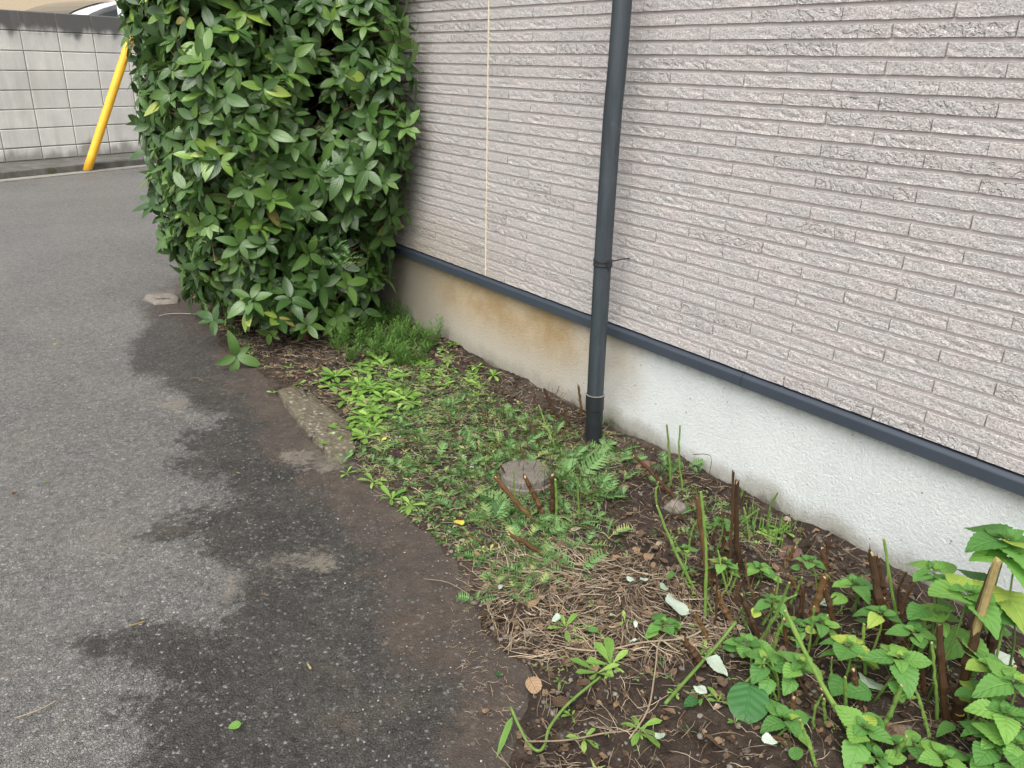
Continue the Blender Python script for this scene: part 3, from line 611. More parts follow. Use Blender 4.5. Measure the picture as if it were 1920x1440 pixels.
def lmesh(name, shp, mat, stalk=0.0, smat=None):
    m = MB(); m.add(*shp)
    me = m.mesh(name, True); me.materials.append(mat); return me
def orient(d, nrm):
    """3x3 with columns x, y, z: y along d, z near nrm"""
    d = np.array(d, float); d /= np.linalg.norm(d); z = np.array(nrm, float) - np.dot(nrm, d) * d
    if np.linalg.norm(z) < 1e-4: z = frame(d)[1]
    z /= np.linalg.norm(z); x = np.cross(d, z); return np.stack([x, d, z], 1)
def mat4(Rm, loc, s=1.0):
    m = Matrix((Rm * s).tolist()).to_4x4(); m.translation = Vector(tuple(loc)); return m
def place(name, me, Rm, loc, s, root, rootloc=None, keep=False):
    o = bpy.data.objects.new(name, me); COL.objects.link(o); o.parent = root
    rl = np.array(root.location) if rootloc is None else rootloc
    o.matrix_basis = mat4(Rm, np.array(loc) - rl, s); return o

# ------------------------------------------------------------------ hedge
HG = empty('hedge', (1.37, 3.43, 0.02)); HGl = np.array([1.37, 3.43, .02])
tag(HG, 'tall clipped evergreen hedge with glossy dark green leaves beside the house wall', 'hedge')
hshape = [leafshape(.090, .040, wf_lanc, 8, .2, dr, 0, 0, tw, .012, s) for s, (dr, tw) in enumerate([(.05, 0), (.2, .3), (.3, -.3), (.12, .5), (.45, .1), (.0, -.4)])]
hmesh = [lmesh('leaf', s, M['hedge_leaf']) for s in hshape]
HC = np.array([1.425, 3.92]); 
def hsurf(u, v, z):
    """point on the hedge skin: angle u, height z"""
    ex = 4.2; c, s = math.cos(u), math.sin(u)
    kz = 1.0 - .30 * (1 - float(sstep(.05, .75, z))) ** 1.5
    zt = max(0, (z - 2.0) / .35); kz *= math.sqrt(max(.05, 1 - zt * zt))
    rx, ry = .505 * kz, (.66 if s < 0 else .43) * (kz * .5 + .5)
    if s < 0 and c > 0: ry *= 1 + .25 * float(sstep(.35, 1.0, z)) * min(1, c * 2)
    r = 1 / ((abs(c) ** ex + abs(s) ** ex) ** (1 / ex)); bump = 1 + (fbm(u * 1.8 + 20, z * 2.6, 3) - .45) * .20
    cx = HC[0] + .02 * 0
    return np.array([cx + rx * r * c * bump, HC[1] + ry * r * s * bump, z])
clusters = []
for i in range(6500):
    u = random.uniform(0, 2 * PI); z = random.uniform(.10, 2.35)
    p = hsurf(u, 0, z); q = hsurf(u + .05, 0, z); q2 = hsurf(u, 0, z + .04); n = np.cross(q - p, q2 - p); n /= np.linalg.norm(n) + 1e-9
    depth = random.random() ** 1.5 * .20; ins = p - n * depth + RNG.normal(0, .012, 3)
    if ins[0] > XS - .05 or ins[2] < .09 or (depth < .09 and fbm(u * 4.5 + 3, z * 5.5, 2) < .27): continue
    clusters.append([ins, n, depth])
# thin out: no two outer clusters closer than 45 mm
kept = []; cell = {}
for c in sorted(clusters, key=lambda c: c[2]):
    k = tuple((c[0] / .055).astype(int)); bad = False
    for dx in (-1, 0, 1):
        for dy in (-1, 0, 1):
            for dz in (-1, 0, 1):
                for o in cell.get((k[0] + dx, k[1] + dy, k[2] + dz), ()):
                    if np.sum((o - c[0]) ** 2) < .045 ** 2: bad = True
    if not bad: cell.setdefault(k, []).append(c[0]); kept.append(c)
def stray(px, py, Y, n, k=6): kept.append([atY(px, py, Y), np.array(n, float), -.02, k])
stray(443, 668, 3.33, (-.1, -1, .5), 5); stray(418, 690, 3.3, (-.5, -.8, .2), 3) if False else None
stray(575, 610, 3.30, (0, -1, .1)); stray(470, 560, 3.35, (-.3, -1, .2)); stray(545, 560, 3.28, (0, -1, .3)); stray(655, 535, 3.25, (.1, -1, .3)); stray(780, 262, 3.18, (.8, -1, .2)); stray(745, 205, 3.15, (.5, -1, .2)); stray(760, 400, 3.25, (.7, -1, .2)); stray(730, 500, 3.38, (.9, -.6, -.3), 3); stray(775, 70, 3.1, (.8, -1, .2)); stray(300, 340, 4.25, (-1, -.3, 0), 4); stray(400, 600, 3.6, (-.9, -.6, .0), 5)
recs = []; twigs = MB()
for c in kept:
    p, n, depth = c[0], c[1], c[2]; k = c[3] if len(c) > 3 else random.choice((4, 5, 5, 6, 6, 7))
    A = n * random.uniform(.6, 1.1) + np.array([0, 0, random.uniform(0, .55)]) + RNG.normal(0, .28, 3); A, U, V = frame(A)
    st = p - A * random.uniform(.05, .12) - np.array([0, 0, .02]) ; tube(twigs, [st - n * .06 + RNG.normal(0, .015, 3), st, p], [.0026, .0021, .0015], 3, random.random(), cap=False)
    a0 = random.uniform(0, 6.3); col = random.random(); sc = random.uniform(.68, 1.2) if len(c) < 4 else 1.15 * (.86 if p[1] > 4.0 else 1)
    if random.random() < .82: col *= .80
    for j in range(k):
        a = a0 + 2 * PI * j / k + random.uniform(-.25, .25); tilt = random.uniform(.95, 1.5); rd_ = U * math.cos(a) + V * math.sin(a)
        d = A * math.cos(tilt) + rd_ * math.sin(tilt) + np.array([0, 0, -random.uniform(-.1, .3)]); nn = A * 1.0 - rd_ * .1 + np.array([0, 0, .25]) + RNG.normal(0, .12, 3)
        s = sc * random.uniform(.6, 1.12); base = p + rd_ * .003 + A * random.uniform(-.015, .005)
        tipx = base[0] + d[0] / np.linalg.norm(d) * .098 * s
        if tipx > XS - .008: continue
        recs.append((base, orient(d, nn), s, (col + random.uniform(-.06, .06)) % 1, depth, random.randrange(6)))
# inner, darker layer
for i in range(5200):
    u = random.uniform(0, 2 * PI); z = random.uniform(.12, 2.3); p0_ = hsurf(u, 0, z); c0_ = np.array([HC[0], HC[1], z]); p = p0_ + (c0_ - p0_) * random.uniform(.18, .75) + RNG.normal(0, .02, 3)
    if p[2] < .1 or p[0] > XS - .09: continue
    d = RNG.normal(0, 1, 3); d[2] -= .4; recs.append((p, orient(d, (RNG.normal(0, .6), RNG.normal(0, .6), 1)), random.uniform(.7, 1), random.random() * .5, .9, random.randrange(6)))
cx_ = np.array([r[0] for r in recs]); px, py, dz = proj(cx_)
score = [(-(dz[i]) + (0 if (0 < px[i] < 1000 and 0 < py[i] < 760) else -50) - recs[i][4] * 6) for i in range(len(recs))]
order = np.argsort(score)[::-1]; asobj = set(order[:296].tolist()); mass = MB()
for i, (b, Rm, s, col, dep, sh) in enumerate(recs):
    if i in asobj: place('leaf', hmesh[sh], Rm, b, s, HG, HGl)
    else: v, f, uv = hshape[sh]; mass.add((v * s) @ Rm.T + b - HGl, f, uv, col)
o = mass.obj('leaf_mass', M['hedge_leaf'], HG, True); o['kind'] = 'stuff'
for i in range(700):   # visible thin branches
    u = random.uniform(0, 2 * PI); z = random.uniform(.15, 2.2); p1 = hsurf(u, 0, z) * [1, 1, 1]; c0_ = np.array([HC[0], HC[1], max(.1, z - .35)])
    m_ = p1 + (c0_ - p1) * .5 + RNG.normal(0, .04, 3); tube(twigs, [c0_ + RNG.normal(0, .05, 3), m_, p1 + (c0_ - p1) * .06], [.005, .0032, .0016], 4, random.random(), cap=False)
for v in twigs.v: v -= HGl
o = twigs.obj('twigs', M['twig'], HG); o['kind'] = 'stuff'
for bx, by_, tx, ty in ((1.37, 3.43, 1.36, 3.6), (1.45, 3.75, 1.5, 3.9), (1.3, 4.1, 1.25, 4.15)):
    mb = MB(); tube(mb, np.array([(bx, by_, -.02), (bx + .005, by_ + .01, .12), ((bx + tx) / 2, (by_ + ty) / 2, .4), (tx, ty, .9), (tx, ty, 1.7)]) - HGl, [.020, .016, .014, .012, .006], 8); mb.obj('trunk', M['twig'], HG, True)

# ------------------------------------------------------------------ labels for repeated things, from rank to a landmark
LANDM = {'the downspout': np.array([1.77, 1.86]), 'the round drain cover': G(985, 880)[:2], 'the hedge trunk': np.array([1.37, 3.43]), 'the pebbly concrete slab': G(585, 800)[:2],
         'the tan-topped cut stem': G(1800, 1320)[:2], 'the yellow leaf by the road edge': G(861, 988)[:2], 'the big pale leaf': G(1265, 1148)[:2], 'the green heart leaf on the road': G(440, 1365)[:2]}
ORD = ['nearest', 'second nearest', 'third nearest', 'fourth nearest', 'fifth nearest', 'sixth nearest', 'seventh nearest', 'eighth nearest', 'ninth nearest', 'tenth nearest', '11th nearest', '12th nearest', '13th nearest', '14th nearest', '15th nearest', '16th nearest', '17th nearest', '18th nearest', '19th nearest', '20th nearest'] + ['%dth nearest' % i for i in range(21, 400)]
for i in range(21, 400):
    if i % 10 in (1, 2, 3) and i % 100 not in (11, 12, 13): ORD[i - 1] = '%d%s nearest' % (i, {1: 'st', 2: 'nd', 3: 'rd'}[i % 10])
PENDING = {}
def pend(o, desc, cat, group): PENDING.setdefault((desc, cat, group), []).append(o)
def resolve():
    bpy.context.view_layer.update(); used = set()
    for (desc, cat, group), obs in PENDING.items():
        pos = np.array([(o.get('_x', o.location.x), o.get('_y', o.location.y)) for o in obs]); names = list(LANDM); D_ = np.array([np.hypot(*(pos - LANDM[k]).T) for k in names])
        rk = np.argsort(np.argsort(D_, axis=1), axis=1)
        for i, o in enumerate(obs):
            for k in np.argsort(D_[:, i]):
                lab = '%s, %s to %s' % (desc, ORD[rk[k, i]], names[k])
                if lab not in used: break
            used.add(lab); tag(o, lab, cat, group if len(obs) > 1 else None)
            for kk in ('_x', '_y'):
                if kk in o: del o[kk]
def copy_tree(o, parent=None):
    c = o.copy(); COL.objects.link(c); c.parent = parent
    for ch in o.children: copy_tree(ch, c)
    return c

# ------------------------------------------------------------------ drain cover, slab, marker stone
cc = onbed(985, 893); ra = .082
cc[2] -= .006; CV = empty('drain_cover', tuple(cc)); tag(CV, 'round grey concrete drain inspection cover half hidden in the weeds beside the downspout', 'drain cover')
mb = MB(); lathe(mb, [(0, .030), (ra * .9, .030), (ra * .985, .026), (ra, .021), (ra, -.02)], 40); mb.v[0] = mb.v[0] * (1 + (fbm(mb.v[0][:, :1] * 60 + 5, mb.v[0][:, 1:2] * 60 + 5, 2) - .4) * [[.05, .05, .12]]); mb.obj('lid', M['cover'], CV)
mb = MB(); lathe(mb, [(ra + .003, -.02), (ra + .003, .004), (ra + .011, .002), (ra + .011, -.02)], 40); mb.obj('ring', M['stone'], CV)
sc_ = pp([(518, 737), (548, 726), (590, 745), (655, 800), (668, 845), (616, 856), (560, 795)])
def slab(pts, z0, z1, name, mat):
    m = MB(); n = len(pts); P_ = []
    for i in range(n):
        a, b = np.array(pts[i]), np.array(pts[(i + 1) % n])
        for k in range(5): q = a + (b - a) * k / 5; P_.append(q[:2] + RNG.normal(0, .0035, 2))
    P_ = np.array(P_); c = P_.mean(0); n = len(P_)
    vs = [(*p, z0) for p in P_] + [(*(p + (c - p) * .02), z1 - .004) for p in P_] + [(*(p + (c - p) * .07), z1 + random.uniform(-.001, .001)) for p in P_] + [(*(p + (c - p) * .5), z1 + random.uniform(-.003, .003)) for p in P_] + [(*c, z1)]
    f = [(j * n + i, j * n + (i + 1) % n, (j + 1) * n + (i + 1) % n, (j + 1) * n + i) for j in range(3) for i in range(n)] + [(3 * n + i, 3 * n + (i + 1) % n, 4 * n) for i in range(n)]
    m.add(vs, f); return m, c
m_, c_ = slab(sc_, -.03, .016, 'concrete_slab', M['agg']); S_ = empty('concrete_slab', (c_[0], c_[1], 0)); tag(S_, 'weathered concrete slab with exposed pebbles between the road and the weeds', 'slab')
child(m_.obj('slab_body', M['agg'], smooth=True), S_)
def pebble(m, c, r, rnd, sq=.6):
    rs = RNG; v = []; 
    for th in (.0, 1.0, 2.0, 3.14):
        if th in (0.0, 3.14): v.append((0, 0, r * sq * math.cos(th)))
        else:
            for k in range(5): a = k * 2 * PI / 5 + th; rr = r * math.sin(th) * rs.uniform(.75, 1.2); v.append((rr * math.cos(a), rr * math.sin(a), r * sq * math.cos(th)))
    f = [(0, 1 + k, 1 + (k + 1) % 5) for k in range(5)] + [(1 + k, 6 + k, 6 + (k + 1) % 5, 1 + (k + 1) % 5) for k in range(5)] + [(11, 6 + (k + 1) % 5, 6 + k) for k in range(5)]
    a = rs.uniform(0, 6.3); ca, sa = math.cos(a), math.sin(a); e = rs.uniform(1, 1.5); v = np.array(v) * [e, 1, 1]; v = v @ np.array([[ca, sa, 0], [-sa, ca, 0], [0, 0, 1]]) + c; m.add(v, f, r=rnd)
for px_, py_, r_ in ((610, 808, .011), (584, 815, .014), (618, 824, .010), (596, 800, .008), (604, 838, .009), (570, 790, .007), (626, 812, .008)):
    m = MB(); p = G(px_, py_, .016); pebble(m, p, r_, random.random(), .45); child(m.obj('pebble', M['pebble'], smooth=True), S_)
mk = G(303, 560, 0); MK = empty('marker_stone', (mk[0], mk[1], 0)); tag(MK, 'small grey concrete marker block with a slot, flush with the asphalt beside the hedge', 'marker stone')
m_, c_ = slab(pp([(268, 560), (276, 553), (325, 551), (337, 558), (334, 567), (290, 570)]), -.03, .008, 'body', None); child(m_.obj('stone_body', M['stone'], smooth=True), MK)
m = MB(); a_ = G(292, 561, .0085); b_ = G(318, 560, .0085); tube(m, [a_, b_], .004, 5); child(m.obj('slot', M['soil']), MK)

# ------------------------------------------------------------------ plants: prototypes
def sub(name, mb, mat, root, smooth=True): return mb.obj(name, mat, root, smooth)
# rosette weed
rshape = [leafshape(.062, .018, wf_obl, 6, .25, dr, 0, 0, tw, .02, s) for s, (dr, tw) in enumerate([(.25, .1), (.5, -.2), (.1, .3)])]
rmesh = [lmesh('leaf', s, M['rosette']) for s in rshape]
def rosette(loc, s=1.0, k=None, mesh=rmesh, tilt=(1.0, 1.45), desc='bright green rosette weed', cat='weed', group='green rosette weeds', par=None):
    root = empty('rosette_weed', tuple(loc)); a0 = random.uniform(0, 6.3); k = k or random.randint(5, 8)
    for j in range(k):
        a = a0 + j * 2.4; t = random.uniform(*tilt); d = (math.cos(a) * math.sin(t), math.sin(a) * math.sin(t), math.cos(t)); Rm = orient(d, (RNG.normal(0, .15), RNG.normal(0, .15), 1))
        place('leaf', random.choice(mesh), Rm, np.array(loc) + (0, 0, .004), s * random.uniform(.6, 1.1), root)
    pend(root, desc, cat, group); return root
# fern frond: one mesh per frond
def frond(L, seed, W=.42):
    rs = np.random.RandomState(seed); m = MB(); n = 9
    cur = lambda t: np.array([0, L * t, L * (.25 * t - .55 * t * t)])
    tube(m, [cur(t) for t in np.linspace(0, 1, 5)], [.0009, .0008, .0007, .0005, .0003], 3, cap=False)
    for i in range(1, n + 1):
        t = .18 + .80 * i / n + rs.uniform(-.02, .02); c = cur(t); w = rs.uniform(.75, 1.2) * L * W * math.sin(PI * min(1, (t - .05) * .95)) ** .8 * .62
        for s in (-1, 1):
            d = np.array([s * 1.0, .55, .1 + rs.uniform(-.15, .15)]); d /= np.linalg.norm(d); wd2 = w * .34
            # pinna with three lobes
            v = []; uv = []; segs = 4
            for k in range(segs + 1):
                tt = k / segs; hw = wd2 * (1 - tt) ** .7 * (.9 if k % 2 else .55) * .5; q = c + d * w * tt; side = np.array([-d[1] * s, d[0] * s, 0])
                v += [q - side * hw, q + side * hw + (0, 0, .12 * hw)]; uv += [(0, tt), (1, tt)]
            m.add(v, [(2 * k, 2 * k + 1, 2 * k + 3, 2 * k + 2) for k in range(segs)], uv)
    me = m.mesh('frond', False); me.materials.append(M['fern']); return me
fronds = [frond(.085, i, W) for i, W in enumerate((.42, .5, .36, .55, .45))]
def fern(loc, s=1.0, k=None, spread=(.7, 1.35), desc='feathery pale green fern weed', group='feathery fern weeds in the soil bed'):
    root = empty('fern_weed', tuple(loc)); k = k or random.randint(3, 6); a0 = random.uniform(0, 6.3)
    for j in range(k):
        a = a0 + j * 2.4 + random.uniform(-.3, .3); t = random.uniform(*spread); d = (math.cos(a) * math.sin(t), math.sin(a) * math.sin(t), math.cos(t) * .9 + .1)
        place('frond', random.choice(fronds), orient(d, (RNG.normal(0, .35), RNG.normal(0, .35), 1)), loc, s * random.uniform(.45, 1.0), root)
    pend(root, desc, 'fern', group); return root
# narrow-leaf weed
def narrow_plant(loc, h=.13, desc='fine leaved dark green weed with narrow leaves', nl=3):
    root = empty('narrow_leaf_weed', tuple(loc)); 
    for sidx in range(nl):
        m = MB(); tip = np.array([RNG.normal(0, .03), RNG.normal(0, .03), h * random.uniform(.7, 1.1)]); n = 19
        tube(m, [(0, 0, 0), tip * .5 + RNG.normal(0, .004, 3), tip], [.0014, .001, .0006], 3, cap=False)
        for i in range(n):
            t = .2 + .8 * i / n; a = i * 2.4; d = np.array([math.cos(a), math.sin(a), .35 + .9 * t * t]); L = random.uniform(.026, .045) * (1.1 - .4 * t)
            v, f, uv = leafshape(L, .0048, wf_lin, 2, .1, .25, seed=i); Rm = orient(d, (0, 0, 1)); m.add(v @ Rm.T + tip * t, f, uv, random.uniform(-.1, .1))
        me = m.mesh('stem', True); me.materials.append(M['narrow']); mobj('leafy_stem', me, None, root)
    pend(root, desc, 'weed', 'fine leaved weeds by the hedge foot'); return root
# nettle-like plant with serrated ovate leaves
nshape = [leafshape(.052, .046, wf_heart, 16, .16, dr, .06, 0, tw, .03, s) for s, (dr, tw) in enumerate([(.25, 0), (.45, .2), (.1, -.25), (.6, .1)])]
nmesh = [lmesh('leaf', s, M['nettle']) for s in nshape]; nmeshd = [lmesh('leaf', s, M['nettle_deep']) for s in nshape]; pmesh = [lmesh('leaf', s, M['pale']) for s in nshape]; ymesh = [lmesh('leaf', s, M['yellow_leaf']) for s in nshape[:2]]
def nettle(px, py, h, s=1.0, pairs=2, lean=None, desc='young nettle-like plant with serrated bright green leaves', crown=True, extra=()):
    top = G(px, py, h); base = top + np.array([RNG.normal(0, .02), RNG.normal(0, .02), 0]) if lean is None else top + np.array([lean[0], lean[1], 0])
    base[0] = min(base[0], FX - .03); top[0] = min(top[0], FX - .035); base[2] = float(bedz(base[0], base[1])) - .004; root = empty('nettle_plant', tuple(base)); L_ = top - base
    m = MB(); pts = [L_ * t + np.array([math.sin(t * 3) * .006, math.cos(t * 4) * .004, 0]) for t in (0, .35, .7, 1)]; tube(m, pts, [.0032, .0028, .0024, .0016], 6); sub('stem', m, M['green_stem'], root)
    def leafat(c, a, s_, t, mesh, st=.012):
        d = np.array([math.cos(a) * math.sin(t), math.sin(a) * math.sin(t), math.cos(t)]); b = c + d * st
        mm = MB(); tube(mm, [c, b], .0009, 3, cap=False); lf = place('leaf', mesh, orient(d, (RNG.normal(0, .12), RNG.normal(0, .12), 1.0)), base + b, s_, root)
        return lf, mm
    pet = MB(); a0 = random.uniform(0, PI)
    for i in range(pairs):
        t = 1 - (i + .9) * (.75 / max(pairs, 2)); c = L_ * t; aa = a0 + i * PI / 2
        for k in (0, 1):
            a = aa + k * PI + random.uniform(-.3, .3); st = random.uniform(.015, .035); d = np.array([math.cos(a), math.sin(a), .35]); tube(pet, [c, c + d * st], .0009, 3, cap=False)
            dd_ = d * [1, 1, -.2]; place('leaf', random.choice(nmesh), orient(dd_, (RNG.normal(0, .2), RNG.normal(0, .2), 1)), base + c + d * st, s * random.uniform(.6, 1.0), root)
    if crown:
        for ring, (n_, ss, tt, st) in enumerate(((2, .95, 1.45, .012), (2, .95, 1.4, .010), (2, .62, 1.2, .006), (2, .38, .8, .003), (2, .22, .5, .001))):
            for k in range(n_):
                a = a0 + ring * PI / 2 * .95 + k * PI + random.uniform(-.15, .15); t = tt + random.uniform(-.12, .12); d = np.array([math.cos(a) * math.sin(t), math.sin(a) * math.sin(t), math.cos(t)])
                c = L_ + (0, 0, ring * .0025); tube(pet, [c, c + d * st], .0009, 3, cap=False)
                place('leaf', random.choice(nmesh), orient(d, (RNG.normal(0, .1), RNG.normal(0, .1), 1)), base + c + d * st, s * ss * random.uniform(.80, 1.08), root)
    sub('leaf_stalks', pet, M['green_stem'], root)['kind'] = 'stuff'; pend(root, desc, 'plant', 'young serrated-leaf plants in the soil bed'); return root

def px_scatter(n, poly, dens=None):
    """random ground points inside a polygon given in photo pixels (even on the ground, not in the picture)"""
    P_ = np.array([G(*p)[:2] for p in poly]); lo, hi = P_.min(0), P_.max(0); out = []
    while len(out) < n:
        q = RNG.uniform(lo, hi); ins = False
        for i in range(len(P_)):
            a, b = P_[i], P_[(i + 1) % len(P_)]
            if (a[1] > q[1]) != (b[1] > q[1]) and q[0] < (b[0] - a[0]) * (q[1] - a[1]) / (b[1] - a[1]) + a[0]: ins = not ins
        if ins and q[0] < FX - .02: out.append(np.array([q[0], q[1], float(bedz(q[0], q[1]))]))
    return out

# bright rosettes
for p in px_scatter(64, [(625, 700), (700, 680), (780, 715), (790, 760), (760, 800), (720, 835), (660, 840), (640, 780), (615, 730)]): rosette(p, random.uniform(.8, 1.35))
for p in px_scatter(34, [(760, 680), (850, 660), (930, 720), (900, 760), (820, 760), (780, 720)]): rosette(p, random.uniform(.6, .95), desc='small green rosette weed')
for (x, y, s) in ((628, 838, 1.0), (560, 722, .6), (512, 738, .55), (600, 720, .6), (650, 890, .7), (735, 938, .9), (1145, 1250, 1.15), (1120, 1265, 1.0), (1200, 1370, 1.0), (1060, 1180, .8), (1470, 1000, .9), (1445, 1010, .9), (1080, 1200, .5), (700, 905, .8), (585, 700, .6), (545, 690, .5), (770, 950, .8)): rosette(onbed(x, y), s, 6 if s > .7 else 5)
# narrow-leaf clump
for p in px_scatter(90, [(625, 680), (640, 620), (700, 575), (760, 580), (820, 630), (830, 650), (820, 690), (740, 700), (660, 690)]): narrow_plant(p, random.uniform(.06, .13))
# ferns
for p in px_scatter(58, [(740, 790), (900, 760), (1040, 800), (1150, 850), (1130, 930), (1080, 960), (960, 980), (900, 1010), (860, 960), (760, 900), (700, 870)]): fern(p, random.uniform(.5, .95))
for p in px_scatter(44, [(860, 830), (1000, 800), (1180, 900), (1150, 1000), (1060, 1060), (930, 1050), (870, 960)]): fern(p, random.uniform(.5, 1.15))
for p in px_scatter(16, [(930, 960), (1130, 930), (1180, 1000), (1060, 1060), (960, 1060), (890, 1030)]): fern(p, random.uniform(.7, 1.1))
for p in px_scatter(20, [(880, 1050), (1000, 1060), (1080, 1090), (1000, 1150), (900, 1130)]): fern(p, random.uniform(.45, .8))
for (x, y, s) in ((1150, 790, 1.3), (1140, 830, 1.2), (1165, 850, 1.1), (1120, 930, 1.2), (1080, 905, 1.5), (1060, 900, 1.2), (1090, 880, 1.3), (1250, 880, .9), (1285, 880, .8), (1310, 890, .7), (1180, 870, 1.0), (1140, 1010, 1.2), (1085, 1080, 1.2), (985, 985, 1.4), (960, 960, 1.3), (765, 575, 1.6), (745, 600, 1.3), (690, 560, 1.4), (660, 860, 1.0), (640, 872, .9), (700, 870, .9), (850, 960, 1.0), (1170, 940, 1.0), (895, 1130, .8), (930, 1090, .9)): fern(onbed(x, y), s)

for p in px_scatter(22, [(1000, 1150), (1350, 1100), (1500, 1200), (1400, 1400), (1050, 1400)]): rosette(p, random.uniform(.3, .6), 4, desc='tiny green seedling weed')
for p in px_scatter(14, [(1180, 860), (1300, 930), (1450, 1030), (1300, 1060)]): fern(p, random.uniform(.35, .7))
for x, y, Y in ((608, 325, 3.19), (600, 452, 3.2), (628, 470, 3.2), (655, 485, 3.2), (640, 500, 3.21), (700, 350, 3.15)): fern(atY(x, y, Y), random.uniform(.8, 1.2), 5, desc='pale fern sprig poking out of the hedge front', group='fern sprigs in the hedge')
# nettle-like plants (crown pixel, height of the crown)
for a in ((1600, 1098, .13, 1.05, 1), (1749, 1075, .26, 1.1, 1), (1813, 1118, .27, 1.9, 1), (1886, 1018, .37, 1.9, 2), (1900, 1045, .35, 1.5, 1), (1591, 1213, .12, 1.1, 2), (1685, 1239, .14, 1.15, 2), (1501, 1247, .11, .95, 1), (1437, 1243, .09, 1.1, 1),
          (1476, 1354, .05, .95, 1), (1619, 1369, .07, 1.1, 1), (1882, 1340, .17, 1.1, 2), (1905, 1285, .2, 1.2, 1), (1245, 1172, .06, .75, 1), (1356, 1057, .09, .6, 1), (1354, 982, .12, .45, 1), (1284, 1034, .1, .5, 2),
          (1425, 1068, .06, .75, 1), (1519, 1055, .13, .6, 1), (1651, 1153, .15, .8, 1), (1715, 1190, .16, .95, 1), (1850, 1250, .17, .9, 1), (1840, 1305, .12, 1.0, 2), (1771, 1425, .08, .95, 1), (1715, 1400, .07, .8, 1), (1647, 1425, .05, .8, 1),
          (1400, 1210, .07, .95, 1), (1450, 1130, .1, .7, 1), (1540, 1170, .1, .7, 1), (1905, 1400, .14, 1.2, 2), (1860, 1395, .12, 1.0, 2), (1500, 1180, .09, .6, 1), (1760, 1160, .18, .8, 1), (1900, 1160, .22, .9, 1)): nettle(*a)

# ------------------------------------------------------------------ cut stems
def cut_stem(tip, base, r, mat, desc, lean=0.0, cat='cut stem', bend=.0, group='cut stems standing in the soil bed', tipcol='pith', zb=None, dtip=0.0):
    b = onbed(*base); b[0] = min(b[0], FX - .03); t = onplane(tip[0], tip[1], b); t = t + np.array([b[0], b[1], 0]) * dtip / np.hypot(b[0], b[1])
    if t[0] > FX - .02: t = WX(tip[0], tip[1], FX - .025)
    root = empty('cut_stem', tuple(b)); L_ = t - b; k = np.cross(L_, (b[0], b[1], 0)); k /= np.linalg.norm(k) + 1e-9; m = MB()
    n = 13; pts = [L_ * s + k * bend * math.sin(PI * s) * np.linalg.norm(L_) + RNG.normal(0, .0008, 3) * (0 < s < 1) for s in np.linspace(-.04, 1, n)]
    rr = [(r if mat != 'green_stem' else r * .8) * (1.15 - .25 * s) * random.uniform(.95, 1.05) for s in np.linspace(0, 1, n)]
    for j in (random.randint(2, 5), random.randint(7, 10)): rr[j] *= 1.28
    tube(m, pts, rr, 8, ragged=r * (1.8 if mat == 'brown_stem' else .5))
    for j in (3, 6, 9):
        if random.random() < .6: sn = frame(L_); a = random.uniform(0, 6.3); o_ = (sn[1] * math.cos(a) + sn[2] * math.sin(a)); tube(m, [pts[j], pts[j] + (o_ + sn[0] * .8) * r * random.uniform(1.4, 3.2)], [r * .4, r * .22], 5)
    sub('stalk', m, M[mat], root, False)
    if tipcol: mm = MB(); e = pts[-1]; dv = (pts[-1] - pts[-2]); dv /= np.linalg.norm(dv); tube(mm, [e - dv * r * .6, e + dv * r * .25], [r * .55, r * .45], 6, ragged=r * .3); sub('cut_face', mm, M[tipcol], root, False)
    if mat == 'brown_stem' and r > .004 and random.random() < .8:
        mm = MB(); e = pts[-1]; side = frame(L_)[1] * r * .75; tube(mm, [e * .80 + side, e * .93 + side * 1.15, e * 1.0 + side * 1.5 + (0, 0, r * random.uniform(1, 4))], [r * .35, r * .28, r * .06], 4); sub('splinter', mm, M[mat], root, False)
    pend(root, desc, cat, group); return root
BR = 'brown split cut stem'; GR = 'green cut stem'
for tip, base, r in (((1188, 854), (1262, 930), .0058), ((1309, 935), (1330, 1092), .0075), ((1375, 884), (1366, 1089), .0035), ((1382, 905), (1387, 1065), .0062), ((1542, 1029), (1550, 1100), .0070), ((1546, 1085), (1514, 1178), .0085), ((1548, 1106), (1564, 1190), .0065),
                     ((1634, 1038), (1668, 1222), .0080), ((1647, 1045), (1660, 1120), .0055), ((1762, 1175), (1775, 1356), .0072), ((1873, 1119), (1850, 1245), .0095), ((1390, 1115), (1422, 1194), .0062), ((1343, 1106), (1373, 1170), .0062),
                     ((1540, 1290), (1578, 1335), .0065), ((1283, 1200), (1316, 1244), .0075), ((1021, 730), (1048, 785), .0050), ((1084, 723), (1090, 778), .0042), ((1056, 761), (1071, 803), .0042), ((928, 894), (996, 972), .0070), ((984, 894), (1020, 968), .0070),
                     ((1036, 890), (1035, 962), .0070), ((954, 1001), (1022, 1042), .0060), ((1000, 795), (1012, 840), .0035), ((975, 835), (988, 870), .0028), ((938, 870), (955, 905), .0030), ((1303, 1150), (1330, 1200), .005), ((1600, 1255), (1610, 1320), .006), ((1725, 1240), (1735, 1300), .005), ((1452, 1105), (1450, 1150), .005)): cut_stem(tip, base, r, 'brown_stem', BR, bend=random.uniform(-.03, .03))
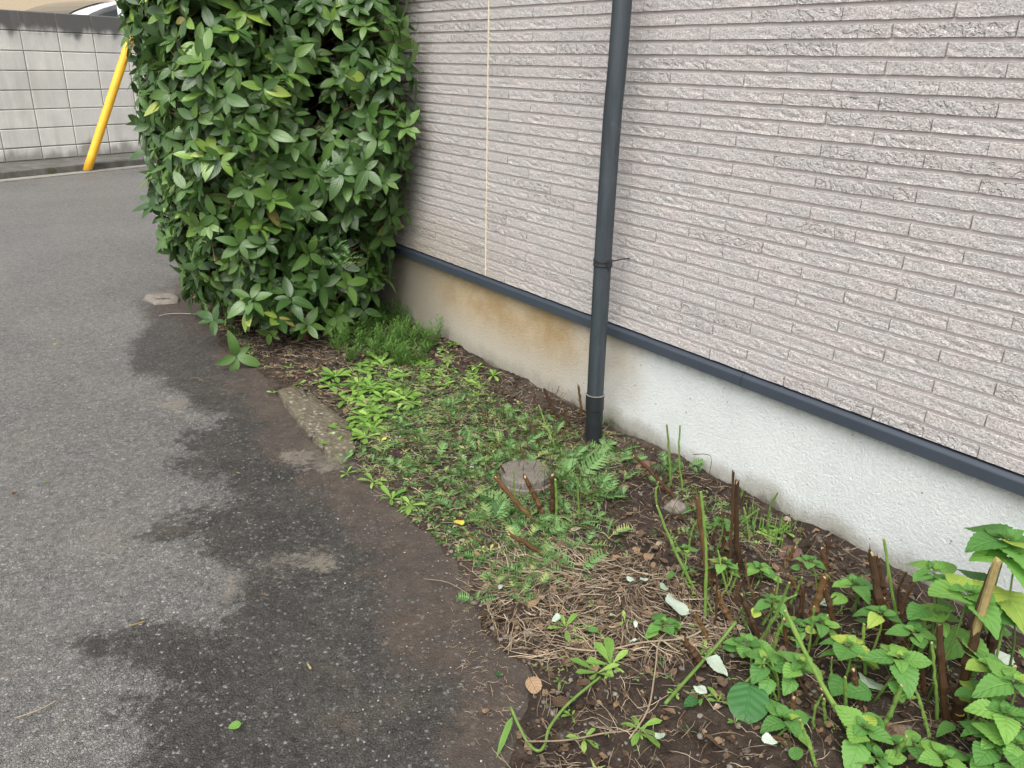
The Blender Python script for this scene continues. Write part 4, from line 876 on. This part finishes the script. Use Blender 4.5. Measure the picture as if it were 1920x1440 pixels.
for tip, base, r in (((1314, 923), (1321, 1158), .0042), ((1250, 796), (1258, 910), .0042), ((1275, 798), (1280, 920), .0034), ((1657, 1010), (1686, 1195), .0042), ((1480, 1093), (1422, 1208), .0042), ((1472, 1145), (1592, 1370), .0055), ((1690, 1286), (1655, 1362), .0055), ((1747, 1205), (1758, 1352), .0042), ((1715, 1285), (1742, 1380), .0040),
                     ((1232, 948), (1302, 1104), .0040), ((1504, 1083), (1482, 1132), .0042), ((1041, 899), (1043, 972), .0048), ((1082, 896), (1085, 972), .0032), ((963, 880), (968, 960), .0026), ((1903, 1250), (1865, 1320), .0058), ((1545, 1310), (1548, 1360), .004), ((1010, 760), (1044, 845), .003), ((1470, 1160), (1447, 1230), .004), ((1585, 1270), (1586, 1345), .0045), ((1390, 1140), (1402, 1180), .004), ((1620, 1170), (1622, 1260), .004), ((1735, 1150), (1712, 1260), .005), ((1850, 1240), (1830, 1330), .0045), ((1500, 1350), (1530, 1435), .004), ((1700, 1380), (1665, 1440), .005)): cut_stem(tip, base, r, 'green_stem', GR, bend=random.uniform(-.03, .03))
for p in px_scatter(62, [(1230, 960), (1400, 990), (1560, 1080), (1880, 1230), (1880, 1420), (1500, 1420), (1300, 1220)]):
    x, y, _ = proj(p); h = random.uniform(.03, .13); q_ = p + np.array([RNG.normal(0, .025), RNG.normal(0, .025), h]); x2, y2, _ = proj(q_)
    if random.random() < .55: cut_stem((x2[0], y2[0]), (x[0], y[0]), random.uniform(.002, .0055), 'brown_stem', BR, bend=random.uniform(-.08, .08))
    else: cut_stem((x2[0], y2[0]), (x[0], y[0]), random.uniform(.002, .0038), 'green_stem', GR, bend=random.uniform(-.1, .1))
t_ = cut_stem((1829, 1185), (1792, 1348), .0100, 'brown_stem', 'x', tipcol=None); PENDING.pop(('x', 'cut stem', 'cut stems standing in the soil bed'))
bb = np.array(t_.location); e0 = onplane(1829, 1185, bb); e1 = onplane(1868, 1057, bb); m = MB(); tube(m, [e0 - (e1 - e0) * .05 - bb, (e0 + e1) / 2 - bb, e1 - bb], [.0080, .0083, .0078], 9, ragged=.014); m.obj('peeled_top', M['tan_wood'], t_)
m = MB(); sd_ = frame(e1 - e0)[1] * .007; tube(m, [e0 - bb + sd_, (e0 + e1) / 2 - bb + sd_ * 1.1, e1 - bb + sd_ - (e1 - e0) * .08], [.0058, .0052, .002], 6); m.obj('bark_strip', M['brown_stem'], t_)
tag(t_, 'tallest cut stem, brown below and peeled tan with a ragged top', 'cut stem', 'cut stems standing in the soil bed')
# stems that lie or lean
def lying(pxs, zs, r, mat, label, cat, name):
    P_ = [G(x, y, z) for (x, y), z in zip(pxs, zs)]; b = P_[0].copy(); root = empty(name, tuple(b)); m = MB(); tube(m, spl(np.array(P_) - b, 4), r, 7); sub('stalk', m, M[mat], root); tag(root, label, cat); return root, b
lying([(1247, 1320), (1300, 1260), (1345, 1210), (1380, 1166)], [.03, .035, .05, .085], .0040, 'green_stem', 'long straight green cut stem lying across the soil beside the dark leaf', 'cut stem', 'cut_stem')
rt, b = lying([(957, 1325), (985, 1385), (1008, 1408), (1022, 1395), (1030, 1365), (1060, 1325), (1100, 1290), (1125, 1270)], [.05, .012, .008, .008, .012, .02, .03, .03], [.0032] * 29, 'green_stem', 'pale green weed stalk bent into a hook at the road edge', 'weed stalk', 'weed_stalk')
v = leafshape(.085, .013, wf_lin, 6, .2, .1, seed=3); me = lmesh('leaf', v, M['rosette']); place('leaf', me, orient(G(930, 1418, .006) - G(960, 1345, .03), (0, 0, 1)), G(960, 1345, .03), 1.0, rt)
lying([(1437, 1388), (1455, 1383), (1480, 1395), (1525, 1420)], [.03, .035, .03, .03], .0055, 'brown_stem', 'brown dead stem lying curved at the bottom edge beneath the nettles', 'dead stem', 'dead_stem')
lying([(1245, 1450), (1260, 1240), (1230, 1150), (1228, 1100)][::1] if False else [(1180, 1385), (1215, 1330), (1228, 1260), (1240, 1195), (1290, 1165)], [.03, .035, .04, .04, .04], .0018, 'straw', 'long thin pale vine curving over the soil, left of the lying green stem', 'vine', 'dry_vine')
lying([(985, 1390), (1060, 1388), (1130, 1375), (1180, 1368), (1205, 1340)], [.02, .022, .025, .03, .03], .0018, 'straw', 'dry straw coloured vine lying along the bed close to the road edge', 'vine', 'dry_vine')
lying([(1060, 1215), (1130, 1220), (1200, 1205), (1290, 1195), (1330, 1170)], [.03, .035, .035, .04, .05], .0022, 'straw', 'pale dry twig lying across the straw below the big pale leaf', 'twig', 'dry_twig')
lying([(794, 1085), (840, 1092), (880, 1115)], [.012, .006, .012], .0008, 'straw', 'thin dry stalk poking out over the road from the bed edge', 'twig', 'dry_twig')
lying([(862, 1000), (890, 1008), (903, 1020)], [.02, .02, .02], .0022, 'brown_stem', 'short reddish twig behind the yellow leaf by the road edge', 'twig', 'dry_twig')
lying([(298, 592), (320, 588), (350, 588), (385, 590)], [.004, .006, .008, .012], .0016, 'straw', 'pale thin stalk on the asphalt left of the hedge foot', 'twig', 'dry_twig')
lying([(357, 708), (372, 709), (382, 716)], [.004, .005, .004], .0012, 'straw', 'small pale curved stalk on the asphalt left of the low leaf cluster', 'twig', 'dry_twig')
lying([(30, 1346), (75, 1330), (108, 1312)], [.003, .005, .003], .0015, 'straw', 'pale curved stalk on the asphalt at the lower left', 'twig', 'dry_twig')
lying([(242, 1174), (272, 1165)], [.003, .004], .0022, 'tan_wood', 'short yellowish straw piece on the asphalt by the damp patch', 'straw piece', 'straw_piece')
lying([(577, 1245), (583, 1254)], [.003, .004], .0025, 'tan_wood', 'tiny yellow straw piece on the damp asphalt', 'straw piece', 'straw_piece')
def vine(pts, zs, label):   # dark dry tendrils in front of the foundation
    P_ = [WX(x, y, z) for (x, y), z in zip(pts, zs)]; b = P_[0].copy(); root = empty('dry_tendril', tuple(b)); m = MB(); tube(m, spl(np.array(P_) - b, 5), .0011, 4); sub('stalk', m, M['brown_stem'], root); tag(root, label, 'tendril')
vine([(1172, 850), (1195, 835), (1230, 842), (1262, 860), (1272, 875), (1288, 920)], [1.78, 1.82, 1.84, 1.85, 1.85, 1.84], 'thin dark tendril arching past the two green stems by the downspout')
vine([(1323, 945), (1330, 890), (1332, 855), (1300, 852)], [1.84, 1.84, 1.85, 1.86], 'thin upright tendril bending left against the foundation')
vine([(1298, 918), (1340, 905), (1350, 940), (1352, 965)], [1.84, 1.85, 1.84, 1.83], 'thin dark tendril hooked over beside the brown stem pair')
vine([(1432, 1010), (1440, 970), (1435, 938)], [1.85, 1.86, 1.86], 'short dark upright tendril in front of the white foundation')
vine([(1398, 965), (1393, 935), (1398, 920), (1390, 950)], [1.83, 1.84, 1.84, 1.83], 'looped dark tendril right of the tall brown stems')
# stones
def rock(px, py, r, mat, label, name='stone', sq=.7):
    c = onbed(px, py); root = empty(name, tuple(c)); m = MB(); n = 14; vs = []; rings = 7
    for j in range(rings + 1):
        th = PI * j / rings
        for k in range(n): a = 2 * PI * k / n; q = 1 + (vnoise(j * .9 + px, k * .8 + py) - .5) * .55; vs.append((r * 1.25 * math.sin(th) * math.cos(a) * q, r * math.sin(th) * math.sin(a) * q, r * sq * math.cos(th) * q + r * .12))
    m.add(vs, [(j * n + k, (j + 1) * n + k, (j + 1) * n + (k + 1) % n, j * n + (k + 1) % n) for j in range(rings) for k in range(n)]); mobj_ = m.obj('stone_body', M[mat], root, True); tag(root, label, 'stone')
rock(1268, 955, .030, 'stone', 'grey brown rounded stone in the soil below the two green stems', sq=.8)
rock(1210, 872, .022, 'redstone', 'brown stone lying by the wall right of the downspout')
rock(1480, 1040, .035, 'redstone', 'flat reddish brown stone beside the foundation', sq=.3)
rock(1170, 915, .016, 'redstone', 'small red brown stone in front of the downspout', sq=.5)
rock(990, 1188, .010, 'stone', 'small tan clod at the edge of the road', sq=.9)

# ------------------------------------------------------------------ single fallen leaves
def flat_leaf(px, py, L, mat, label, cat='leaf', shape='heart', rz=None, tilt=.25, curl=.0, wav=.05, z=.014, bed=True):
    if mat == 'pale': tilt, curl, z, wav, shape = .16, random.choice((.2, .7, 1.0)), .022, .10, ('heart' if shape == 'round' else shape)
    p = onbed(px, py) if bed else G(px, py, .0); p[2] += z if bed else .004
    wf_ = {'heart': wf_heart, 'lanc': wf_lanc, 'round': wf_round}[shape]; wr = {'heart': .85, 'lanc': .42, 'round': .9}[shape]
    sh = leafshape(L, L * wr, wf_, 14, .12, .05, .05 if shape == 'heart' else 0, curl, random.uniform(-.5, .5), wav, random.randrange(99)); me = lmesh('blade', sh, M[mat])
    root = empty('fallen_leaf', tuple(p)); a = random.uniform(0, 6.3) if rz is None else rz; d = np.array([math.cos(a), math.sin(a), RNG.normal(0, tilt * .5)])
    Rm = orient(d, (RNG.normal(0, tilt), RNG.normal(0, tilt), 1)); off = Rm @ np.array([0, -L / 2, 0]); place('blade', me, Rm, p + off + (0, 0, abs(off[2]) + .002), 1, root)
    m = MB(); tube(m, [off + (0, 0, abs(off[2])), off * 1.35 + (0, 0, .003)], .0009, 4); sub('leaf_stalk', m, M['green_stem' if mat not in ('dead',) else 'straw'], root)
    if label is None: pend(root, *cat)
    else: tag(root, label, cat)
for a in ((1265, 1148, .078, 'pale', 'big pale whitish leaf lying face down on the soil', 'leaf', 'round'), (1183, 1100, .026, 'pale', 'small pale leaf in the straw left of the round green-grey leaf', 'leaf', 'round'), (1205, 1099, .024, 'pale', 'folded pale leaf touching a smaller pale leaf in the straw', 'leaf', 'heart'),
          (1245, 1115, .030, 'pale', 'round pale green leaf just above the big pale leaf', 'leaf', 'round'), (1109, 1190, .030, 'nettle', 'fresh green leaf lying alone on the straw', 'leaf', 'heart'), (1040, 1174, .026, 'pale', 'crumpled pale leaf in the straw near the road edge', 'leaf', 'heart'),
          (940, 1112, .034, 'pale', 'narrow pale bluish leaf at the edge of the bed', 'leaf', 'lanc'), (1345, 1262, .058, 'pale', 'large grey green drooping leaf beside the lying green stem', 'leaf', 'heart'), (1400, 1330, .090, 'nettle_deep', 'largest dark green leaf lying flat on the soil', 'leaf', 'round'), (1292, 1325, .036, 'nettle_deep', 'dark green fallen leaf beside a pale triangular one', 'leaf', 'heart'),
          (1312, 1310, .034, 'pale', 'pale triangular leaf touching a dark green fallen leaf', 'leaf', 'heart'), (1635, 1292, .064, 'pale', 'large grey white leaf among the nettle stems', 'leaf', 'heart'), (1236, 1398, .022, 'pale', 'small pale leaf near the bottom edge below the lying weed', 'leaf', 'round'), (1870, 1250, .055, 'pale', 'pale grey leaf behind the stems at the right edge', 'leaf', 'heart'),
          (1390, 1225, .036, 'pale', 'whitish folded leaf hanging in the nettles left of centre', 'leaf', 'heart'), (1545, 1145, .045, 'pale', 'pale leaf in shade behind two brown stems', 'leaf', 'heart'), (1150, 1168, .020, 'pale', 'tiny pale green leaf in the straw below two pale leaves', 'leaf', 'round'), (1190, 1185, .024, 'pale', 'curled pale leaf below the straw middle', 'leaf', 'lanc'),
          (1185, 1215, .02, 'pale', 'small whitish leaf scrap on bare soil', 'leaf', 'lanc'), (1560, 1300, .04, 'nettle_deep', 'dark green leaf lying under the nettles', 'leaf', 'heart'), (1440, 1405, .03, 'pale', 'pale leaf lying beside the curved dead stem', 'leaf', 'round'), (1490, 1425, .03, 'nettle', 'round green leaf beneath the curved dead stem', 'leaf', 'round'),
          (861, 989, .030, 'yellow_leaf', 'bright yellow leaf lying at the road edge of the bed', 'leaf', 'round'), (721, 831, .016, 'yellow_leaf', 'small yellow leaf among the rosette weeds', 'leaf', 'round'), (780, 830, .014, 'yellow_leaf', 'tiny yellow leaf in the soil right of the rosette weeds', 'leaf', 'round'), (1795, 1352, .02, 'yellow_leaf', 'yellow leaf scrap at the foot of the tan stem', 'leaf', 'round'),
          (1340, 1405, .055, 'dead', 'orange brown ribbed dead leaf near the bottom edge', 'leaf', 'lanc'), (1053, 1327, .040, 'dead', 'orange brown dead leaf under the hooked weed stalk', 'leaf', 'heart'), (1105, 1325, .044, 'dead', 'long brown dead leaf right of the orange one', 'leaf', 'lanc'), (1000, 1297, .038, 'dead', 'curled brown dead leaf at the edge of the road', 'leaf', 'round'),
          (936, 1168, .034, 'dead', 'pale tan dead leaf on the edge of the asphalt', 'leaf', 'heart'), (1000, 1140, .044, 'dead', 'grey brown crumpled dead leaf on the straw', 'leaf', 'lanc'), (1155, 1330, .026, 'dead', 'small brown dead leaf right of the long brown one', 'leaf', 'lanc'), (885, 888, .018, 'pale', 'tiny whitish leaf scrap left of the drain cover', 'leaf', 'lanc'), (716, 886, .022, 'dead', 'pinkish brown dead leaf by the green rosette at the road edge', 'leaf', 'lanc'),
          (880, 757, .02, 'dead', 'reddish leaf on the weeds near the foundation', 'leaf', 'lanc'), (430, 625, .024, 'dead', 'reddish brown leaf on the asphalt under the hedge edge', 'leaf', 'lanc')): flat_leaf(*a, wav=.07, curl=random.choice((.01, .5, .9)))
flat_leaf(440, 1365, .026, 'nettle', 'green heart-shaped leaf lying on the damp asphalt', 'leaf', 'heart', bed=False, wav=.02, tilt=.05)
flat_leaf(446, 889, .014, 'rosette', 'tiny bright green leaf scrap on the asphalt left of the slab', 'leaf', 'lanc', bed=False, tilt=.3); flat_leaf(498, 1118, .014, 'dead', 'tiny pale leaf scrap on the damp asphalt near the tan patch', 'leaf', 'lanc', bed=False)
flat_leaf(88, 904, .018, 'narrow', 'thin green leaf scrap on the dry asphalt at the left', 'leaf', 'lanc', bed=False, tilt=.05); flat_leaf(228, 429, .03, 'dead', 'dark red leaf on the far asphalt', 'leaf', 'lanc', bed=False); flat_leaf(104, 647, .022, 'yellow_leaf', 'small yellowish leaf on the asphalt at the left edge', 'leaf', 'lanc', bed=False, tilt=.05)
flat_leaf(910, 1337, .014, 'dead', 'small curled brown leaf on the earthy asphalt', 'leaf', 'round', bed=False); flat_leaf(935, 1268, .014, 'nettle_deep', 'tiny dark green leaf on the earthy asphalt', 'leaf', 'round', bed=False, tilt=.05)
flat_leaf(28, 928, .03, 'dead', 'dark red brown leaf scrap at the left edge of the asphalt', 'leaf', 'lanc', bed=False)
for p in px_scatter(60, [(1020, 1010), (1250, 950), (1600, 1130), (1880, 1250), (1900, 1440), (1150, 1440), (1000, 1300), (950, 1180)]):
    x, y, _ = proj(p); flat_leaf(x[0], y[0], random.uniform(.022, .042), 'dead', None, ('brown dead leaf on the soil', 'leaf', 'brown dead leaves on the soil bed'), random.choice(('lanc', 'heart', 'round')), wav=.09, curl=random.choice((.01, .8, 1.4)), z=.006)
for p in px_scatter(26, [(500, 650), (560, 640), (680, 650), (640, 720), (600, 745), (520, 715)]):
    x, y, _ = proj(p); flat_leaf(x[0], y[0], random.uniform(.03, .055), 'dead', None, ('dead leaf under the hedge', 'leaf', 'dead leaves lying under the hedge'), 'lanc', wav=.06, curl=random.choice((.01, .6)), z=.006)

# ------------------------------------------------------------------ uncountable litter and ground cover
BED = [(350, 545), (395, 610), (500, 700), (620, 780), (660, 870), (720, 932), (800, 992), (868, 1080), (888, 1130), (930, 1200), (985, 1250), (1000, 1320), (940, 1440), (930, 1640), (1910, 1640), (2100, 1440), (1920, 1230), (1500, 1010), (1100, 790), (900, 680), (760, 590)]
def straw_at(m, p, L, r, flat=True):
    a = random.uniform(0, 6.3) if random.random() < .4 else 9 * float(fbm(p[0] * 4, p[1] * 4, 2)) + random.gauss(0, .35); d = np.array([math.cos(a), math.sin(a), random.uniform(-.05, .25)]); s = np.array([-d[1], d[0], 0]); n = 4; b = random.uniform(-.5, .5); vs = []
    for i in range(n + 1):
        t = i / n - .5; c = p + d * L * t + s * b * L * (t * t - .1) + (0, 0, .004 + .008 * random.random()); w = r * (1 - .5 * abs(t) * 2 * .6); vs += [c - s * w, c + (0, 0, w * 1.2), c + s * w]
    m.add(vs, [(3 * i + k, 3 * i + k + 1, 3 * i + k + 4, 3 * i + k + 3) for i in range(n) for k in (0, 1)], [(.5, i / n) for i in range(n + 1) for _ in range(3)], random.random())
m = MB()
for p in px_scatter(1050, [(900, 1060), (1050, 1020), (1250, 1080), (1400, 1180), (1300, 1260), (1100, 1260), (990, 1240), (920, 1180)]): straw_at(m, p, random.uniform(.02, .12), random.choice((.0003, .0005, .0008, .0014)))
for p in px_scatter(4200, BED): straw_at(m, p, random.uniform(.015, .08), random.uniform(.0003, .0009))
for p in px_scatter(120, [(860, 1050), (960, 1260), (960, 1440), (900, 1440), (840, 1200)]): p[2] = -.002; straw_at(m, p, random.uniform(.006, .03), .0005)
tag(m.obj('straw_litter', M['straw']), 'dry straw and stalk litter scattered over the soil bed', 'litter', kind='stuff')
m = MB(); dsh = [leafshape(.020, .012, wf_lanc, 4, .3, .3, 0, c, .6, .15, i) for i, c in enumerate((.01, 1.2, 2.0, .6))]
for p in px_scatter(5200, BED) + px_scatter(900, [(900, 1060), (1050, 1020), (1250, 1080), (1400, 1180), (1300, 1260), (1100, 1260), (990, 1240), (920, 1180)]):
    v, f, uv = random.choice(dsh); a = random.uniform(0, 6.3); Rm = orient((math.cos(a), math.sin(a), RNG.normal(0, .3)), RNG.normal(0, .4, 3) + (0, 0, 1)); m.add((v * random.uniform(.35, 1.5)) @ Rm.T + p + (0, 0, .005), f, uv, random.random() ** 1.6 * .97)
tag(m.obj('leaf_litter', M['dead'], smooth=True), 'crumbled brown leaf litter over the soil bed', 'litter', kind='stuff')
m = MB()
for p in px_scatter(4200, BED): pebble(m, p + (0, 0, .002), random.uniform(.0010, .0045) * random.choice((1, 1, 1, 1.8)), random.random() ** 2 * .6)
for p in px_scatter(420, [(700, 920), (800, 990), (880, 1100), (960, 1260), (1000, 1330), (940, 1440), (700, 1440), (640, 1150), (600, 950)]): p[2] = -.003; pebble(m, p, random.uniform(.0008, .0026), random.random())
for p in px_scatter(160, [(0, 700), (500, 720), (700, 1440), (0, 1440)]): p[2] = -.002; pebble(m, p, random.uniform(.001, .0024), .5 + random.random() * .49)
tag(m.obj('soil_crumbs', M['pebble'], smooth=True), 'small soil crumbs and grit over the bed and road edge', 'grit', kind='stuff')
gsh = [leafshape(.014, .006, wf_obl, 3, .2, .3, seed=i) for i in range(2)] + [leafshape(.018, .003, wf_lin, 3, .2, .4, seed=5)]
m = MB()
def tuft(p, s):
    a0 = random.uniform(0, 6.3); c = random.random() ** .8
    for j in range(random.randint(3, 7)):
        v, f, uv = random.choice(gsh); a = a0 + j * 2.4; d = (math.cos(a), math.sin(a), random.uniform(.1, .9)); m.add((v * s * random.uniform(.6, 1.3)) @ orient(d, (0, 0, 1)).T + p, f, uv, c)
for p in px_scatter(2100, [(740, 780), (900, 740), (1040, 790), (1180, 860), (1130, 960), (1060, 1050), (960, 1080), (880, 1060), (800, 990), (720, 930), (680, 870)]): tuft(p, random.uniform(.7, 1.5))
for p in px_scatter(800, [(640, 700), (780, 680), (930, 730), (800, 830), (660, 860)]): tuft(p, random.uniform(.8, 1.8))
for p in px_scatter(500, BED): tuft(p, random.uniform(.5, 1.2))
for p in px_scatter(160, [(1250, 900), (1350, 950), (1480, 1030), (1440, 1060), (1250, 960)]): tuft(p, random.uniform(.6, 1.2))
for p in px_scatter(90, [(355, 560), (400, 600), (440, 640), (500, 690), (480, 660), (420, 590)]): tuft(p, random.uniform(.8, 1.8))
tag(m.obj('ground_cover', M['fern'], smooth=True), 'tiny green seedlings and moss-like cover between the weeds', 'ground cover', kind='stuff')
m = MB()
for p in px_scatter(230, [(900, 800), (1060, 760), (1110, 850), (1120, 960), (1000, 1000), (880, 900)]) + px_scatter(160, [(1150, 860), (1300, 930), (1500, 1060), (1700, 1200), (1600, 1300), (1300, 1150)]):
    d = np.array([RNG.normal(0, .35), RNG.normal(0, .35), 1]); L = random.uniform(.02, .075); tube(m, [p, p + d * L * .5 + RNG.normal(0, .003, 3), p + d * L], [.0011, .0009, .0006], 3, random.random(), cap=False)
tag(m.obj('dead_stubble', M['brown_stem']), 'thin reddish brown dead stubble standing between the weeds', 'stubble', kind='stuff')
m = MB()
for p in px_scatter(60, [(1380, 950), (1500, 1030), (1460, 1050), (1400, 1000)]) + px_scatter(18, [(880, 1040), (1010, 1060), (960, 1120), (900, 1110)]):
    v, f, uv = leafshape(random.uniform(.03, .06), .0022, wf_lin, 4, .1, .5, seed=3); a = random.uniform(0, 6.3); m.add(v @ orient((math.cos(a) * .6, math.sin(a) * .6, 1), (math.cos(a), math.sin(a), .2)).T + p, f, uv, random.random() * .8)
tag(m.obj('grass_blades', M['rosette'], smooth=True), 'thin grass blades along the foot of the wall', 'grass', kind='stuff')
resolve()
